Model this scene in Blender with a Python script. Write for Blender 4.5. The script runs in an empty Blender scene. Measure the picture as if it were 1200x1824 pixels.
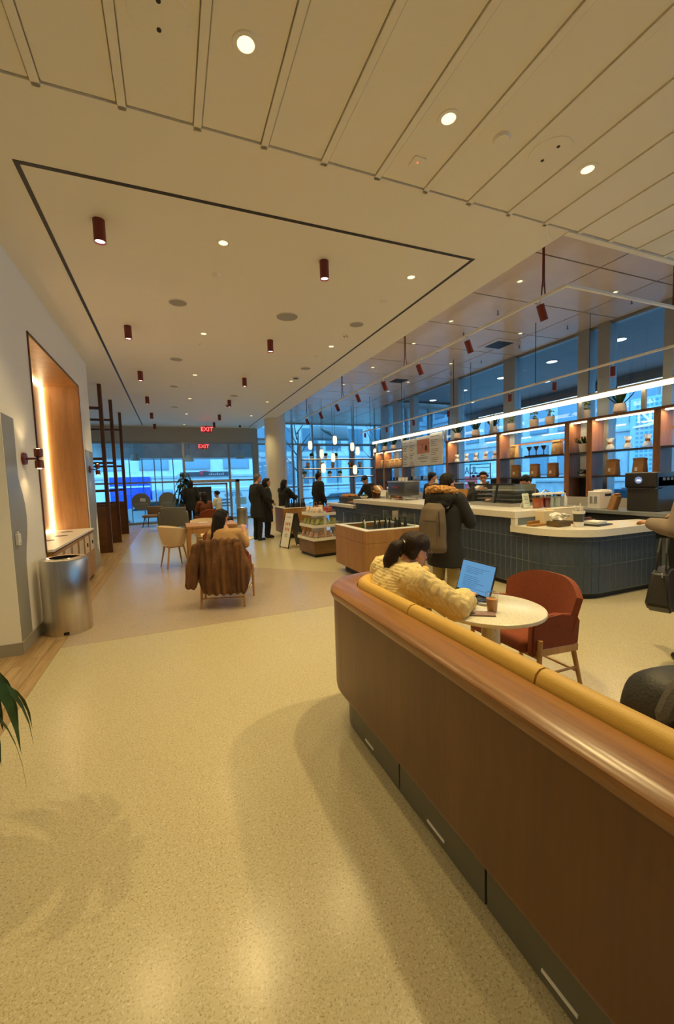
import bpy, bmesh, math, random
from mathutils import Vector, Matrix, Euler, noise
random.seed(7)
PI = math.pi
scene = bpy.context.scene
COL = scene.collection

# ------------------------------------------------------------------ camera
CAM_H = 1.56
F_PX, YAW, PITCH, ROLL = 725.4, 0.38328, 0.07836, -0.03147
fw = Vector((math.sin(YAW)*math.cos(PITCH), math.cos(YAW)*math.cos(PITCH), -math.sin(PITCH)))
r0 = Vector((math.cos(YAW), -math.sin(YAW), 0)); u0 = r0.cross(fw)
rt = r0*math.cos(ROLL) + u0*math.sin(ROLL); up = u0*math.cos(ROLL) - r0*math.sin(ROLL)
cam = bpy.data.cameras.new('camera'); camo = bpy.data.objects.new('camera', cam); COL.objects.link(camo)
M = Matrix((rt, up, -fw)).transposed().to_4x4(); M.translation = Vector((0, 0, CAM_H)); camo.matrix_world = M
cam.sensor_fit = 'VERTICAL'; cam.sensor_height = 24.0; cam.lens = F_PX*24.0/1824.0; cam.clip_start = 0.05; cam.clip_end = 300
scene.camera = camo

# ------------------------------------------------------------------ world + exposure
w = bpy.data.worlds.new('overcast_sky'); scene.world = w; w.use_nodes = True
bg = w.node_tree.nodes['Background']; bg.inputs[0].default_value = (0.20, 0.60, 1.0, 1); bg.inputs[1].default_value = 5.0
scene.view_settings.view_transform = 'Standard'; scene.view_settings.look = 'None'
scene.view_settings.gamma = 1.0; scene.view_settings.use_curve_mapping = False
scene.view_settings.exposure = 0.0
WARM = (1.0, 0.77, 0.35); WARM2 = (1.0, 0.80, 0.50)
LAMP_W = 69.0      # power of one ceiling downlight

# ------------------------------------------------------------------ materials
def lin(c):
    return tuple(((x/255.)/12.92 if x/255. <= .04045 else ((x/255.+.055)/1.055)**2.4) for x in c)
MATS = {}
def mat(name, col, rough=.5, metal=0., emit=None, estr=0., spec=.5, var=0., vscale=8., bump=0., bscale=40., coat=0., alpha=1., trans=0., vec=(1,1,1), col2=None):
    if name in MATS: return MATS[name]
    m = bpy.data.materials.new(name); m.use_nodes = True; nt = m.node_tree; N = nt.nodes; L = nt.links
    p = N['Principled BSDF']
    p.inputs['Base Color'].default_value = (*col, 1); p.inputs['Roughness'].default_value = rough; p.inputs['Metallic'].default_value = metal
    p.inputs['Specular IOR Level'].default_value = spec; p.inputs['Coat Weight'].default_value = coat
    p.inputs['Alpha'].default_value = alpha; p.inputs['Transmission Weight'].default_value = trans
    if emit: p.inputs['Emission Color'].default_value = (*emit, 1); p.inputs['Emission Strength'].default_value = estr
    if var or bump:
        tc = N.new('ShaderNodeTexCoord'); mp = N.new('ShaderNodeMapping'); L.new(tc.outputs['Object'], mp.inputs[0]); mp.inputs['Scale'].default_value = vec
    if var:
        nz = N.new('ShaderNodeTexNoise'); nz.inputs['Scale'].default_value = vscale; nz.inputs['Detail'].default_value = 5; L.new(mp.outputs[0], nz.inputs[0])
        rp = N.new('ShaderNodeValToRGB'); c2 = col2 or tuple(max(0, x*(1-var)) for x in col); c1 = col if col2 else tuple(min(1, x*(1+var*.6)) for x in col)
        rp.color_ramp.elements[0].position = .33; rp.color_ramp.elements[1].position = .67
        rp.color_ramp.elements[0].color = (*c2, 1); rp.color_ramp.elements[1].color = (*c1, 1)
        L.new(nz.outputs[0], rp.inputs[0]); L.new(rp.outputs[0], p.inputs['Base Color'])
    if bump:
        n2 = N.new('ShaderNodeTexNoise'); n2.inputs['Scale'].default_value = bscale; n2.inputs['Detail'].default_value = 4; L.new(mp.outputs[0], n2.inputs[0])
        b = N.new('ShaderNodeBump'); b.inputs['Strength'].default_value = bump; b.inputs['Distance'].default_value = .01
        L.new(n2.outputs[0], b.inputs['Height']); L.new(b.outputs[0], p.inputs['Normal'])
    MATS[name] = m; return m
def emis(name, col, s):
    if name in MATS: return MATS[name]
    m = bpy.data.materials.new(name); m.use_nodes = True; nt = m.node_tree; nt.nodes.clear()
    o = nt.nodes.new('ShaderNodeOutputMaterial'); e = nt.nodes.new('ShaderNodeEmission'); e.inputs[0].default_value = (*col, 1); e.inputs[1].default_value = s
    nt.links.new(e.outputs[0], o.inputs[0]); MATS[name] = m; return m
def glassmat(name, tint=(1,1,1), refl=1.0, rough=0.0, base=0.04):
    m = bpy.data.materials.new(name); m.use_nodes = True; nt = m.node_tree; nt.nodes.clear(); N = nt.nodes; L = nt.links
    o = N.new('ShaderNodeOutputMaterial'); mx = N.new('ShaderNodeMixShader'); t = N.new('ShaderNodeBsdfTransparent'); g = N.new('ShaderNodeBsdfGlossy')
    t.inputs[0].default_value = (*tint, 1); g.inputs['Roughness'].default_value = rough
    lw = N.new('ShaderNodeLayerWeight'); lw.inputs[0].default_value = .5; pw = N.new('ShaderNodeMath'); pw.operation = 'POWER'; pw.inputs[1].default_value = 4.0
    ml = N.new('ShaderNodeMath'); ml.operation = 'MULTIPLY_ADD'; ml.inputs[1].default_value = refl; ml.inputs[2].default_value = base; ml.use_clamp = True
    L.new(lw.outputs['Facing'], pw.inputs[0]); L.new(pw.outputs[0], ml.inputs[0]); L.new(ml.outputs[0], mx.inputs[0]); L.new(t.outputs[0], mx.inputs[1]); L.new(g.outputs[0], mx.inputs[2]); L.new(mx.outputs[0], o.inputs[0])
    MATS[name] = m; return m
def terrazzo(name, base, chips, rough=.3):
    m = bpy.data.materials.new(name); m.use_nodes = True; nt = m.node_tree; N = nt.nodes; L = nt.links; p = N['Principled BSDF']
    tc = N.new('ShaderNodeTexCoord')
    def chipmask(scale, thr, seed):
        mp = N.new('ShaderNodeMapping'); mp.inputs['Location'].default_value = (seed, seed*1.7, 0); L.new(tc.outputs['Object'], mp.inputs[0])
        v = N.new('ShaderNodeTexNoise'); v.inputs['Scale'].default_value = scale; v.inputs['Detail'].default_value = 1.0; v.inputs['Distortion'].default_value = .4; L.new(mp.outputs[0], v.inputs[0])
        q = N.new('ShaderNodeMapRange'); q.inputs[1].default_value = thr; q.inputs[2].default_value = thr+.07; L.new(v.outputs[0], q.inputs[0]); return q.outputs[0]
    nz = N.new('ShaderNodeTexNoise'); nz.inputs['Scale'].default_value = 1.3; nz.inputs['Detail'].default_value = 6; L.new(tc.outputs['Object'], nz.inputs[0])
    mxb = N.new('ShaderNodeMix'); mxb.data_type = 'RGBA'; mxb.inputs[6].default_value = (*[x*.975 for x in base], 1); mxb.inputs[7].default_value = (*[min(1, x*1.025) for x in base], 1); L.new(nz.outputs[0], mxb.inputs[0])
    cur = mxb.outputs[2]
    for (c, sc, th, sd) in chips:
        mx = N.new('ShaderNodeMix'); mx.data_type = 'RGBA'; L.new(chipmask(sc, th, sd), mx.inputs[0]); L.new(cur, mx.inputs[6]); mx.inputs[7].default_value = (*c, 1); cur = mx.outputs[2]
    L.new(cur, p.inputs['Base Color']); p.inputs['Roughness'].default_value = rough; p.inputs['Specular IOR Level'].default_value = .5
    n3 = N.new('ShaderNodeTexNoise'); n3.inputs['Scale'].default_value = 2.2; n3.inputs['Detail'].default_value = 5; L.new(tc.outputs['Object'], n3.inputs[0])
    mr = N.new('ShaderNodeMapRange'); mr.inputs[3].default_value = rough*.94; mr.inputs[4].default_value = rough*1.06; L.new(n3.outputs[0], mr.inputs[0]); L.new(mr.outputs[0], p.inputs['Roughness'])
    MATS[name] = m; return m
def wood(name, c1, c2, rough=.4, axis='Y', scale=9., stretch=.06, coat=0.):
    m = bpy.data.materials.new(name); m.use_nodes = True; nt = m.node_tree; N = nt.nodes; L = nt.links; p = N['Principled BSDF']
    tc = N.new('ShaderNodeTexCoord'); mp = N.new('ShaderNodeMapping'); L.new(tc.outputs['Object'], mp.inputs[0])
    sc = [1, 1, 1]; sc['XYZ'.index(axis)] = stretch; mp.inputs['Scale'].default_value = sc
    n = N.new('ShaderNodeTexNoise'); n.inputs['Scale'].default_value = scale; n.inputs['Detail'].default_value = 8; n.inputs['Distortion'].default_value = .6; L.new(mp.outputs[0], n.inputs[0])
    n2 = N.new('ShaderNodeTexNoise'); n2.inputs['Scale'].default_value = scale*9; n2.inputs['Detail'].default_value = 4; L.new(mp.outputs[0], n2.inputs[0])
    ad = N.new('ShaderNodeMix'); ad.inputs[0].default_value = .35; L.new(n.outputs[0], ad.inputs[2]); L.new(n2.outputs[0], ad.inputs[3])
    rp = N.new('ShaderNodeValToRGB'); rp.color_ramp.elements[0].position = .36; rp.color_ramp.elements[1].position = .64
    rp.color_ramp.elements[0].color = (*c1, 1); rp.color_ramp.elements[1].color = (*c2, 1); L.new(ad.outputs[0], rp.inputs[0])
    L.new(rp.outputs[0], p.inputs['Base Color']); p.inputs['Roughness'].default_value = rough; p.inputs['Coat Weight'].default_value = coat; p.inputs['Coat Roughness'].default_value = .25
    b = N.new('ShaderNodeBump'); b.inputs['Strength'].default_value = .12; b.inputs['Distance'].default_value = .004; L.new(n2.outputs[0], b.inputs['Height']); L.new(b.outputs[0], p.inputs['Normal'])
    MATS[name] = m; return m

paint = mat('white_paint', (.90, .87, .79), .6, bump=.05, bscale=120)
ceilpaint = mat('ceiling_paint', (.82, .79, .72), .55, bump=.03, bscale=150)
greypaint = mat('grey_paint', (.30, .30, .27), .38, bump=.05, bscale=100)
basepaint = mat('base_paint', (.33, .30, .24), .5)
black = mat('black_metal', (.012, .012, .013), .45)
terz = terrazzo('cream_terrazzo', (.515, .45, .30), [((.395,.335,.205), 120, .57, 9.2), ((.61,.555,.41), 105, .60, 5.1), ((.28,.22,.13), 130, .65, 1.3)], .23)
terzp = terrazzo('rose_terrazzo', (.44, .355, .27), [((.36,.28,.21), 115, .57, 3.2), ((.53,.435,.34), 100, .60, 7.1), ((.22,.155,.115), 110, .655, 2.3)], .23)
plankm = wood('floor_plank_wood', lin((142,114,80)), lin((182,154,116)), .4, 'Y', 14, .07)
benchw = wood('bench_panel_wood', lin((92,52,9)), lin((108,64,13)), .42, 'Z', 5, .12, coat=.2)
railw = wood('bench_rail_wood', lin((120,76,34)), lin((158,106,52)), .32, 'Y', 16, .05, coat=.35)
nichew = wood('niche_wood', lin((158,112,66)), lin((184,136,84)), .4, 'Z', 8, .08)
kioskw = wood('kiosk_wood', lin((142,98,46)), lin((168,122,62)), .42, 'Z', 7, .1)
kioskd = wood('kiosk_base_wood', lin((105,78,44)), lin((128,96,56)), .5, 'X', 7, .1)
oak = wood('oak_leg', lin((165,118,68)), lin((198,150,94)), .4, 'Z', 14, .06)
walnut = wood('walnut', lin((70,40,24)), lin((104,62,38)), .4, 'Z', 10, .08)
shelfw = wood('shelf_wood', lin((122,80,48)), lin((158,108,68)), .45, 'Z', 10, .08)
steel = mat('brushed_steel', (.62, .58, .52), .3, 1.0, var=.12, vscale=30, vec=(1,1,.02), bump=.05, bscale=200)
_nt = steel.node_tree; _tg = _nt.nodes.new('ShaderNodeTangent'); _tg.direction_type = 'RADIAL'; _tg.axis = 'Z'; _pb = _nt.nodes['Principled BSDF']; _nt.links.new(_tg.outputs[0], _pb.inputs['Tangent']); _pb.inputs['Anisotropic'].default_value = .85
greym = mat('grey_metal', (.16, .15, .12), .45, .4)
yell = mat('mustard_leather', lin((206,164,74)), .48, bump=.15, bscale=260)
rust = mat('rust_fabric', lin((134,62,31)), .85, bump=.5, bscale=500, var=.12, vscale=60)
redm = mat('oxblood_metal', lin((110,34,26)), .4)
stone = terrazzo('counter_stone', (.72, .68, .60), [((.55,.50,.43), 90, .62, 2.2), ((.82,.79,.72), 120, .6, 6.1)], .3)
tabst = terrazzo('table_stone', (.70, .66, .56), [((.50,.44,.34), 110, .64, 2.7), ((.80,.77,.70), 100, .6, 6.7)], .25)
tilem = mat('slate_blue_tile', lin((60,73,92)), .35, var=.18, vscale=9)
grout = mat('tile_grout', lin((112,122,130)), .8)
white = mat('white_gloss', (.78, .76, .72), .4)
wceram = mat('white_ceramic', (.80, .76, .70), .45)
plast = mat('black_plastic', (.02, .02, .022), .35)
pinkc = mat('taupe_metal_ceiling', (.61, .49, .405), .2, .0, var=.05, vscale=2)
alum = mat('window_aluminium', (.33, .35, .36), .4, .6)
alumw = mat('warm_aluminium', (.45, .42, .36), .45, .3)
winglass = glassmat('window_glass', (.86, .93, .97), .8, base=.06)
clear = glassmat('clear_glass', (.95, .97, .96), .8)
lampface = emis('warm_lamp_face', (1.0, .82, .45), 1.9)
pinkface = emis('rosy_lamp_face', (1.0, .62, .58), 4)
ledm = emis('led_strip_light', (1.0, .80, .48), 9)
nicheled = emis('niche_led_light', (1.0, .74, .40), 14)
green = mat('leaf_green', (.045, .12, .03), .45, var=.4, vscale=12)
dgreen = mat('dark_leaf_green', (.02, .06, .02), .4, var=.3, vscale=12)

# ------------------------------------------------------------------ mesh helpers
def B(): return bmesh.new()
def obj(name, bm, m, parent=None, smooth=False, loc=None):
    me = bpy.data.meshes.new(name); bmesh.ops.recalc_face_normals(bm, faces=bm.faces[:]); bm.to_mesh(me); bm.free()
    if smooth:
        me.polygons.foreach_set('use_smooth', [True]*len(me.polygons))
        if smooth != 'all':
            try: me.set_sharp_from_angle(angle=math.radians(40))
            except Exception: pass
    me.materials.append(m); o = bpy.data.objects.new(name, me); COL.objects.link(o)
    if parent: o.parent = parent
    if loc: o.location = loc
    return o
def inst(o, parent=None, loc=None, rot=None):
    c = o.copy(); COL.objects.link(c); c.parent = parent
    if loc is not None: c.location = loc
    if rot is not None: c.rotation_euler = rot
    return c
def tag(o, label=None, cat=None, group=None, kind=None):
    if label: o['label'] = label
    if cat: o['category'] = cat
    if group: o['group'] = group
    if kind: o['kind'] = kind
    return o
def T(name, label, cat, loc=(0,0,0), rz=0, group=None):
    o = bpy.data.objects.new(name, None); COL.objects.link(o); o.location = loc; o.rotation_euler = (0,0,rz); o.empty_display_size = .1
    return tag(o, label, cat, group)
def S(name, bm, m, label, smooth=False):
    o = obj(name, bm, m, None, smooth); return tag(o, label, None, None, 'structure')
def copytree(root, loc, rz=None, label=None, lights=False):
    c = inst(root, None, loc)
    if rz is not None: c.rotation_euler = (0,0,rz)
    if label: c['label'] = label
    for ch in list(root.children):
        d = inst(ch, c)
        for g in list(ch.children): inst(g, d)
    return c
def box(bm, x0, x1, y0, y1, z0, z1, bev=0, seg=2):
    return rbox(bm, ((x0+x1)/2, (y0+y1)/2, (z0+z1)/2), (abs(x1-x0), abs(y1-y0), abs(z1-z0)), (0,0,0), bev, seg)
def rbox(bm, c, s, rot=(0,0,0), bev=0, seg=2):
    m = Matrix.Translation(c) @ Euler(rot).to_matrix().to_4x4() @ Matrix.Diagonal((*s, 1))
    r = bmesh.ops.create_cube(bm, size=1, matrix=m)
    if bev:
        es = list({e for v in r['verts'] for e in v.link_edges})
        bmesh.ops.bevel(bm, geom=es, offset=bev, segments=seg, affect='EDGES', profile=.5)
    return bm
def cyl(bm, p0, p1, r0, r1=None, n=20, cap=True):
    p0 = Vector(p0); p1 = Vector(p1); d = p1-p0; r1 = r0 if r1 is None else r1
    m = Matrix.Translation((p0+p1)/2) @ d.to_track_quat('Z', 'Y').to_matrix().to_4x4()
    bmesh.ops.create_cone(bm, cap_ends=cap, segments=n, radius1=max(r0,1e-5), radius2=max(r1,1e-5), depth=d.length, matrix=m); return bm
def lathe(bm, prof, c=(0,0,0), n=28, arc=2*PI, start=0):
    full = arc >= 2*PI-1e-6; rings = []
    cnt = n if full else n+1
    for (r, z) in prof:
        rings.append([bm.verts.new((c[0]+r*math.cos(start+arc*i/n), c[1]+r*math.sin(start+arc*i/n), c[2]+z)) for i in range(cnt)] if r > 1e-6 else [bm.verts.new((c[0], c[1], c[2]+z))])
    for a, b in zip(rings, rings[1:]):
        m = n if full else n
        for i in range(m):
            j = (i+1) % cnt
            q = [a[i % len(a)], a[j % len(a)], b[j % len(b)], b[i % len(b)]]
            q2 = []
            for v in q:
                if v not in q2: q2.append(v)
            if len(q2) > 2:
                try: bm.faces.new(q2)
                except ValueError: pass
    return bm
def sweep(bm, pts, r, n=10, cap=True, flat=None):
    pts = [Vector(p) for p in pts]; rs = r if isinstance(r, (list, tuple)) else [r]*len(pts); rings = []
    up0 = Vector((0,0,1))
    for i, p in enumerate(pts):
        t = (pts[min(i+1, len(pts)-1)] - pts[max(i-1, 0)]).normalized()
        a = up0 if abs(t.z) < .95 else Vector((0,1,0))
        x = t.cross(a).normalized(); y = x.cross(t).normalized()
        fy = flat or 1.0
        rings.append([bm.verts.new(p + x*rs[i]*math.cos(2*PI*k/n) + y*rs[i]*fy*math.sin(2*PI*k/n)) for k in range(n)])
    for a, b in zip(rings, rings[1:]):
        for k in range(n): bm.faces.new((a[k], a[(k+1)%n], b[(k+1)%n], b[k]))
    if cap:
        for rg in (rings[0], rings[-1]):
            try: bm.faces.new(rg)
            except ValueError: pass
    return bm
def prism(bm, poly, z0, z1):
    a = [bm.verts.new((x, y, z0)) for x, y in poly]; b = [bm.verts.new((x, y, z1)) for x, y in poly]; n = len(poly)
    bm.faces.new(a); bm.faces.new(b)
    for i in range(n): bm.faces.new((a[i], a[(i+1)%n], b[(i+1)%n], b[i]))
    return bm
def prism_x(bm, poly, x0, x1):      # poly in (y,z)
    a = [bm.verts.new((x0, y, z)) for y, z in poly]; b = [bm.verts.new((x1, y, z)) for y, z in poly]; n = len(poly)
    bm.faces.new(a); bm.faces.new(b)
    for i in range(n): bm.faces.new((a[i], a[(i+1)%n], b[(i+1)%n], b[i]))
    return bm
def ell(bm, c, r, rot=(0,0,0), sub=2):
    bmesh.ops.create_icosphere(bm, subdivisions=sub, radius=1, matrix=Matrix.Translation(c) @ Euler(rot).to_matrix().to_4x4() @ Matrix.Diagonal((*r, 1))); return bm
def pathsweep(bm, path, prof, closed_prof=True):   # path: list of (x,y); prof: list of (offset to the right of travel, z)
    P = [Vector(p) for p in path]; rings = []
    for i, p in enumerate(P):
        if i == 0: t = P[1]-P[0]
        elif i == len(P)-1: t = P[-1]-P[-2]
        else: t = (P[i+1]-P[i]).normalized() + (P[i]-P[i-1]).normalized()
        t.normalize(); nrm = Vector((t.y, -t.x)); k = 1.0
        if 0 < i < len(P)-1:
            k = 1/max(.5, nrm.dot(Vector(((P[i]-P[i-1]).normalized().y, -(P[i]-P[i-1]).normalized().x))))
        rings.append([bm.verts.new((p.x+nrm.x*o*k, p.y+nrm.y*o*k, z)) for o, z in prof])
    n = len(prof)
    for a, b in zip(rings, rings[1:]):
        for k in range(n if closed_prof else n-1): bm.faces.new((a[k], a[(k+1)%n], b[(k+1)%n], b[k]))
    if closed_prof: bm.faces.new(rings[0]); bm.faces.new(rings[-1])
    return bm
def arc(cx, cy, r, a0, a1, n=12):
    return [(cx+r*math.cos(math.radians(a0+(a1-a0)*i/n)), cy+r*math.sin(math.radians(a0+(a1-a0)*i/n))) for i in range(n+1)]
def text(name, body, size, m, parent, loc, rot, ext=.002, align='CENTER'):
    cu = bpy.data.curves.new(name, 'FONT'); cu.body = body; cu.size = size; cu.extrude = ext; cu.align_x = align; cu.align_y = 'CENTER'; cu.resolution_u = 3
    t = bpy.data.objects.new(name, cu); ts = bpy.data.scenes.new('tt'); ts.collection.objects.link(t); ts.view_layers[0].update()
    dg = ts.view_layers[0].depsgraph; me = bpy.data.meshes.new_from_object(t.evaluated_get(dg)); bpy.data.objects.remove(t); bpy.data.scenes.remove(ts)
    me.materials.clear(); me.materials.append(m); me.name = name
    o = bpy.data.objects.new(name, me); COL.objects.link(o); o.parent = parent; o.location = loc; o.rotation_euler = rot; return o
def spot(parent, loc, power, cone=110, blend=.7, col=WARM, rad=.05, rot=(0,0,0)):
    l = bpy.data.lights.new('lamp_light', 'SPOT'); l.energy = power; l.color = col; l.spot_size = math.radians(cone); l.spot_blend = blend; l.shadow_soft_size = rad
    o = bpy.data.objects.new('lamp_light', l); COL.objects.link(o); o.parent = parent; o.location = loc; o.rotation_euler = rot; return o
ORD = ['nearest', 'second', 'third', 'fourth', 'fifth', 'sixth', 'seventh', 'eighth', 'ninth', 'tenth', 'eleventh', 'twelfth', 'thirteenth']
# ================================================================== STRUCTURE
ZC, ZP, XW, YF = 3.95, 4.25, 7.5, 18.3
fl = S('floor', prism(B(), [(-4.2,-4.6),(10.6,-4.6),(10.6,18.5),(-4.2,18.5)], -.12, 0), terz, 'cream terrazzo floor running through the whole cafe')
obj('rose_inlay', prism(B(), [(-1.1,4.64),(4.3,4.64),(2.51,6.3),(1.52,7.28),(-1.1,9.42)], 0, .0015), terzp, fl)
# wood strip along the left wall: planks one by one
yb = 0
for i in range(8):
    x0 = -1.9 + i*.1; y = 1.0 + random.random()*.5; yend = 18.2 if x0 > -1.45 else 4.60
    while y < yend:
        L_ = min(1.1+random.random()*1.0, yend-y)
        o = obj('plank', box(B(), x0+.001, x0+.099, 0, L_-.003, 0, .004+random.random()*.0012, .0008, 1), plankm, fl, loc=(0, y, 0)); y += L_
for (a, b, ya, yb2) in ((-2.9, -1.4, 9.3, 18.2),):
    x = a
    while x < b-.02:
        y = ya
        while y < yb2:
            L_ = min(2.2+random.random(), yb2-y); obj('plank', box(B(), x+.001, x+.149, 0, L_-.003, 0, .004, .0008, 1), plankm, fl, loc=(0, y, 0)); y += L_
        x += .15
# ceilings
ce = S('ceiling', box(B(), -4.2, 3.8, 3.07, 18.5, ZC, ZC+.35), ceilpaint, 'smooth white main ceiling with a black outline and round lamps')
pc = S('ceiling', box(B(), -4.2, XW+.1, -4.6, 3.07, ZC+.03, ZC+.3), ceilpaint, 'white plank ceiling above the front seating area')
edges = [-.605+.4545*k for k in range(-8, 18)]
rail0 = obj('rail', box(B(), -.024, .024, -4.6, 3.07, ZC, ZC+.04), ceilpaint, pc, loc=(edges[0],0,0))
for x in edges[1:]: inst(rail0, pc, (x,0,0))
obj('rail', box(B(), -4.2, 3.8, 3.04, 3.07, ZC, ZC+.04), ceilpaint, pc)
obj('rail', box(B(), 3.8, XW+.1, 3.04, 3.10, ZC-.012, ZC+.3), ceilpaint, pc)
pl0 = obj('plank', box(B(), .03, .4245, -4.6, 3.03, ZC+.008, ZC+.03, .004, 1), ceilpaint, pc, loc=(edges[0],0,0))
for x in edges[1:-1]: inst(pl0, pc, (x,0,0))
# black reveal line round the main ceiling field
tr = [box(B(), -.93, 3.26, 3.765, 3.80, ZC-.004, ZC+.002), box(B(), -.93, -.895, 3.80, 17.9, ZC-.004, ZC+.002), box(B(), 3.225, 3.26, 3.80, 17.9, ZC-.004, ZC+.002)]
for i, b in enumerate(tr): S('trim_%d' % (i+1), b, black, ['black ceiling reveal line crossing the front of the white field', 'black ceiling reveal line along the left wall', 'black ceiling reveal line beside the raised taupe ceiling'][i])
# raised taupe ceiling over the counter
tp = S('ceiling', (lambda b: (box(b, 3.7, 7.6, 3.1, 13.6, ZP+.015, ZP+.2), box(b, 3.7, 10.6, 13.6, 18.5, ZP+.015, ZP+.2), b)[-1])(B()), mat('seam_dark', (.10,.08,.07), .7), 'raised glossy taupe panel ceiling above the counter')
xs = [3.7, 4.23, 5.42, 6.6, 7.48, 9.0, 10.6]; ys = [3.1+.0]+[3.87+1.125*k for k in range(13)]+[18.5]
for i in range(len(xs)-1):
    for j in range(len(ys)-1):
        if xs[i] >= 7.4 and ys[j+1] < 13.4: continue
        obj('panel', box(B(), xs[i]+.012, xs[i+1]-.012, ys[j]+.012, ys[j+1]-.012, ZP, ZP+.02), pinkc, tp)
# left wall with niche
b = B(); box(b, -2.15, -1.4, 4.62, 5.65, 0, ZC); box(b, -2.15, -1.4, 8.32, 9.3, 0, ZC); box(b, -2.15, -1.4, 5.65, 8.32, 3.31, ZC); box(b, -2.15, -1.95, 5.65, 8.32, 0, 3.31)
wl = S('wall_left', b, paint, 'cream painted left wall with a lit wooden niche')
wave = [(4.63,.12),(4.63,2.27),(4.94,2.26),(4.93,1.88),(4.93,1.70),(4.96,1.62),(5.01,1.54),(5.06,1.42),(5.08,1.29),(5.07,1.2),(5.05,1.11),(4.99,.98),(4.95,.84),(4.94,.6),(4.94,.12)]
S('trim_4', prism_x(B(), [(y, max(z,.0)) for y, z in wave], -1.4, -1.397), greypaint, 'grey painted wave on the left wall beside the nearer sconce')
S('trim_5', prism_x(B(), [(8.54,.12),(8.54,2.25),(9.29,2.25),(9.29,1.1),(9.12,.9),(9.1,.5),(9.29,.2),(9.29,.12)], -1.4, -1.397), greypaint, 'grey painted panel on the left wall beside the farther sconce')
S('wall_front_left', box(B(), -4.2, -2.15, 4.62, 4.9, 0, ZC), paint, 'cream wall return at the left edge of the photo')
b = B(); box(b, -1.4, -1.385, 4.61, 5.64, 0, .12); box(b, -1.4, -1.385, 8.33, 9.3, 0, .12); S('baseboard_left', b, basepaint, 'low brown baseboard along the left wall')
S('baseboard_front_left', box(B(), -4.2, -1.4, 4.605, 4.62, 0, .12), basepaint, 'low brown baseboard under the near wall corner')
for nm, bb in (('niche_back', box(B(), -1.95, -1.93, 5.67, 8.30, .82, 3.29)), ('niche_side', box(B(), -1.95, -1.39, 5.65, 5.67, .82, 3.31)), ('niche_side', box(B(), -1.95, -1.39, 8.30, 8.32, .82, 3.31)), ('niche_top', box(B(), -1.95, -1.39, 5.65, 8.32, 3.29, 3.31))):
    obj(nm, bb, nichew, wl)
b = B(); box(b, -1.398, -1.386, 5.63, 5.65, .82, 3.33); box(b, -1.398, -1.386, 8.32, 8.34, .82, 3.33); box(b, -1.398, -1.386, 5.63, 8.34, 3.31, 3.33); obj('niche_edge', b, walnut, wl)
led = T('led_strip', 'glowing warm LED strip around the back of the lit niche', 'light strip', (-1.91, 7, .85))
for bb in (box(B(), -.016, .012, 1.26, 1.29, .02, 2.43), box(B(), -.016, .012, -1.29, 1.29, 2.40, 2.43), box(B(), -.016, .012, -1.29, 1.29, .005, .03), box(B(), -.016, .012, -1.29, -1.26, .02, 2.43)): obj('strip', bb, nicheled, led)
# niche lettering: small pale metal scroll on the back panel
sc_ = T('wall_scroll', 'small pale metal scroll ornament on the niche back panel', 'ornament', (-1.925, 6.35, 2.2))
for k in range(3): obj('curl', sweep(B(), [(0, -.12+.12*k+.06*math.sin(t*1.3), -.28+.06*t+.1*(k==1)) for t in range(8)], .012, 6), alumw, sc_, True)
# outer shell
S('wall_left_rear', box(B(), -4.3, -4.2, -4.6, 4.9, 0, ZC), paint, 'cream wall left of the camera')
S('wall_back', box(B(), -4.3, 7.6, -4.7, -4.6, 0, ZC), paint, 'cream wall behind the camera')
S('wall_alcove', box(B(), -3.0, -2.9, 9.3, 18.4, 0, ZC), paint, 'cream wall behind the booth dividers')
S('wall_alcove_end', box(B(), -3.0, -2.15, 9.2, 9.3, 0, ZC), paint, 'short cream wall at the end of the left wall')
# far wall: beige band, jamb and glazing
S('wall_far', box(B(), -2.9, 3.62, YF, YF+.2, 3.36, ZC+.3), mat('beige_band', (.42,.38,.30), .6), 'beige band above the far glass front')
S('wall_far_jamb', box(B(), 3.46, 3.66, YF, YF+.2, 0, 3.36), mat('beige_band', (.42,.38,.30), .6), 'beige jamb between the far glass front and the round column')
def window(n, label, frames, panes, fm=alum, gm=winglass):
    o = S('window_%d' % n, frames[0], fm, label)
    for f_ in frames[1:]: obj('mullion', f_, fm, o)
    for p_ in panes: obj('pane', p_, gm, o)
    return o
fx = [-2.9, -1.75, .54, 2.40, 3.46]
fr = [box(B(), -2.9, 3.46, YF+.02, YF+.1, 3.27, 3.36), box(B(), -2.9, 3.46, YF+.02, YF+.1, 0, .08)] + [box(B(), x-.045, x+.045, YF+.01, YF+.12, 0, 3.3) for x in fx[:]] + [box(B(), -2.9, .5, YF+.02, YF+.08, 1.66, 1.73), box(B(), 2.42, 3.46, YF+.02, YF+.08, 1.66, 1.73)]
pn = []
for i in range(4):
    x0, x1 = fx[i]+.045, fx[i+1]-.045
    for (z0, z1) in ((.08, 1.66), (1.73, 3.27)):
        if i == 2 and z0 < 1: continue
        pn.append(box(B(), x0, x1, YF+.045, YF+.055, z0, z1))
window(1, 'far glass front with entrance facing the street', fr, pn)
d1 = S('door_1', (lambda b: (box(b, .62, .74, YF-.06, YF+.14, 0, 1.74), box(b, 2.62, 2.78, YF-.06, YF+.14, 0, 1.74), box(b, .62, 2.78, YF-.06, YF+.14, 1.62, 1.74), b)[-1])(B()), alumw, 'pale framed glass entrance door in the far front')
obj('door_leaf', (lambda b: (box(b, 2.2, 2.27, YF, YF+.05, .02, 1.6), box(b, .76, 2.27, YF, YF+.05, 1.52, 1.6), b)[-1])(B()), alum, d1)
obj('pane', box(B(), .76, 2.2, YF+.02, YF+.03, .02, 1.52), winglass, d1)
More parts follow.
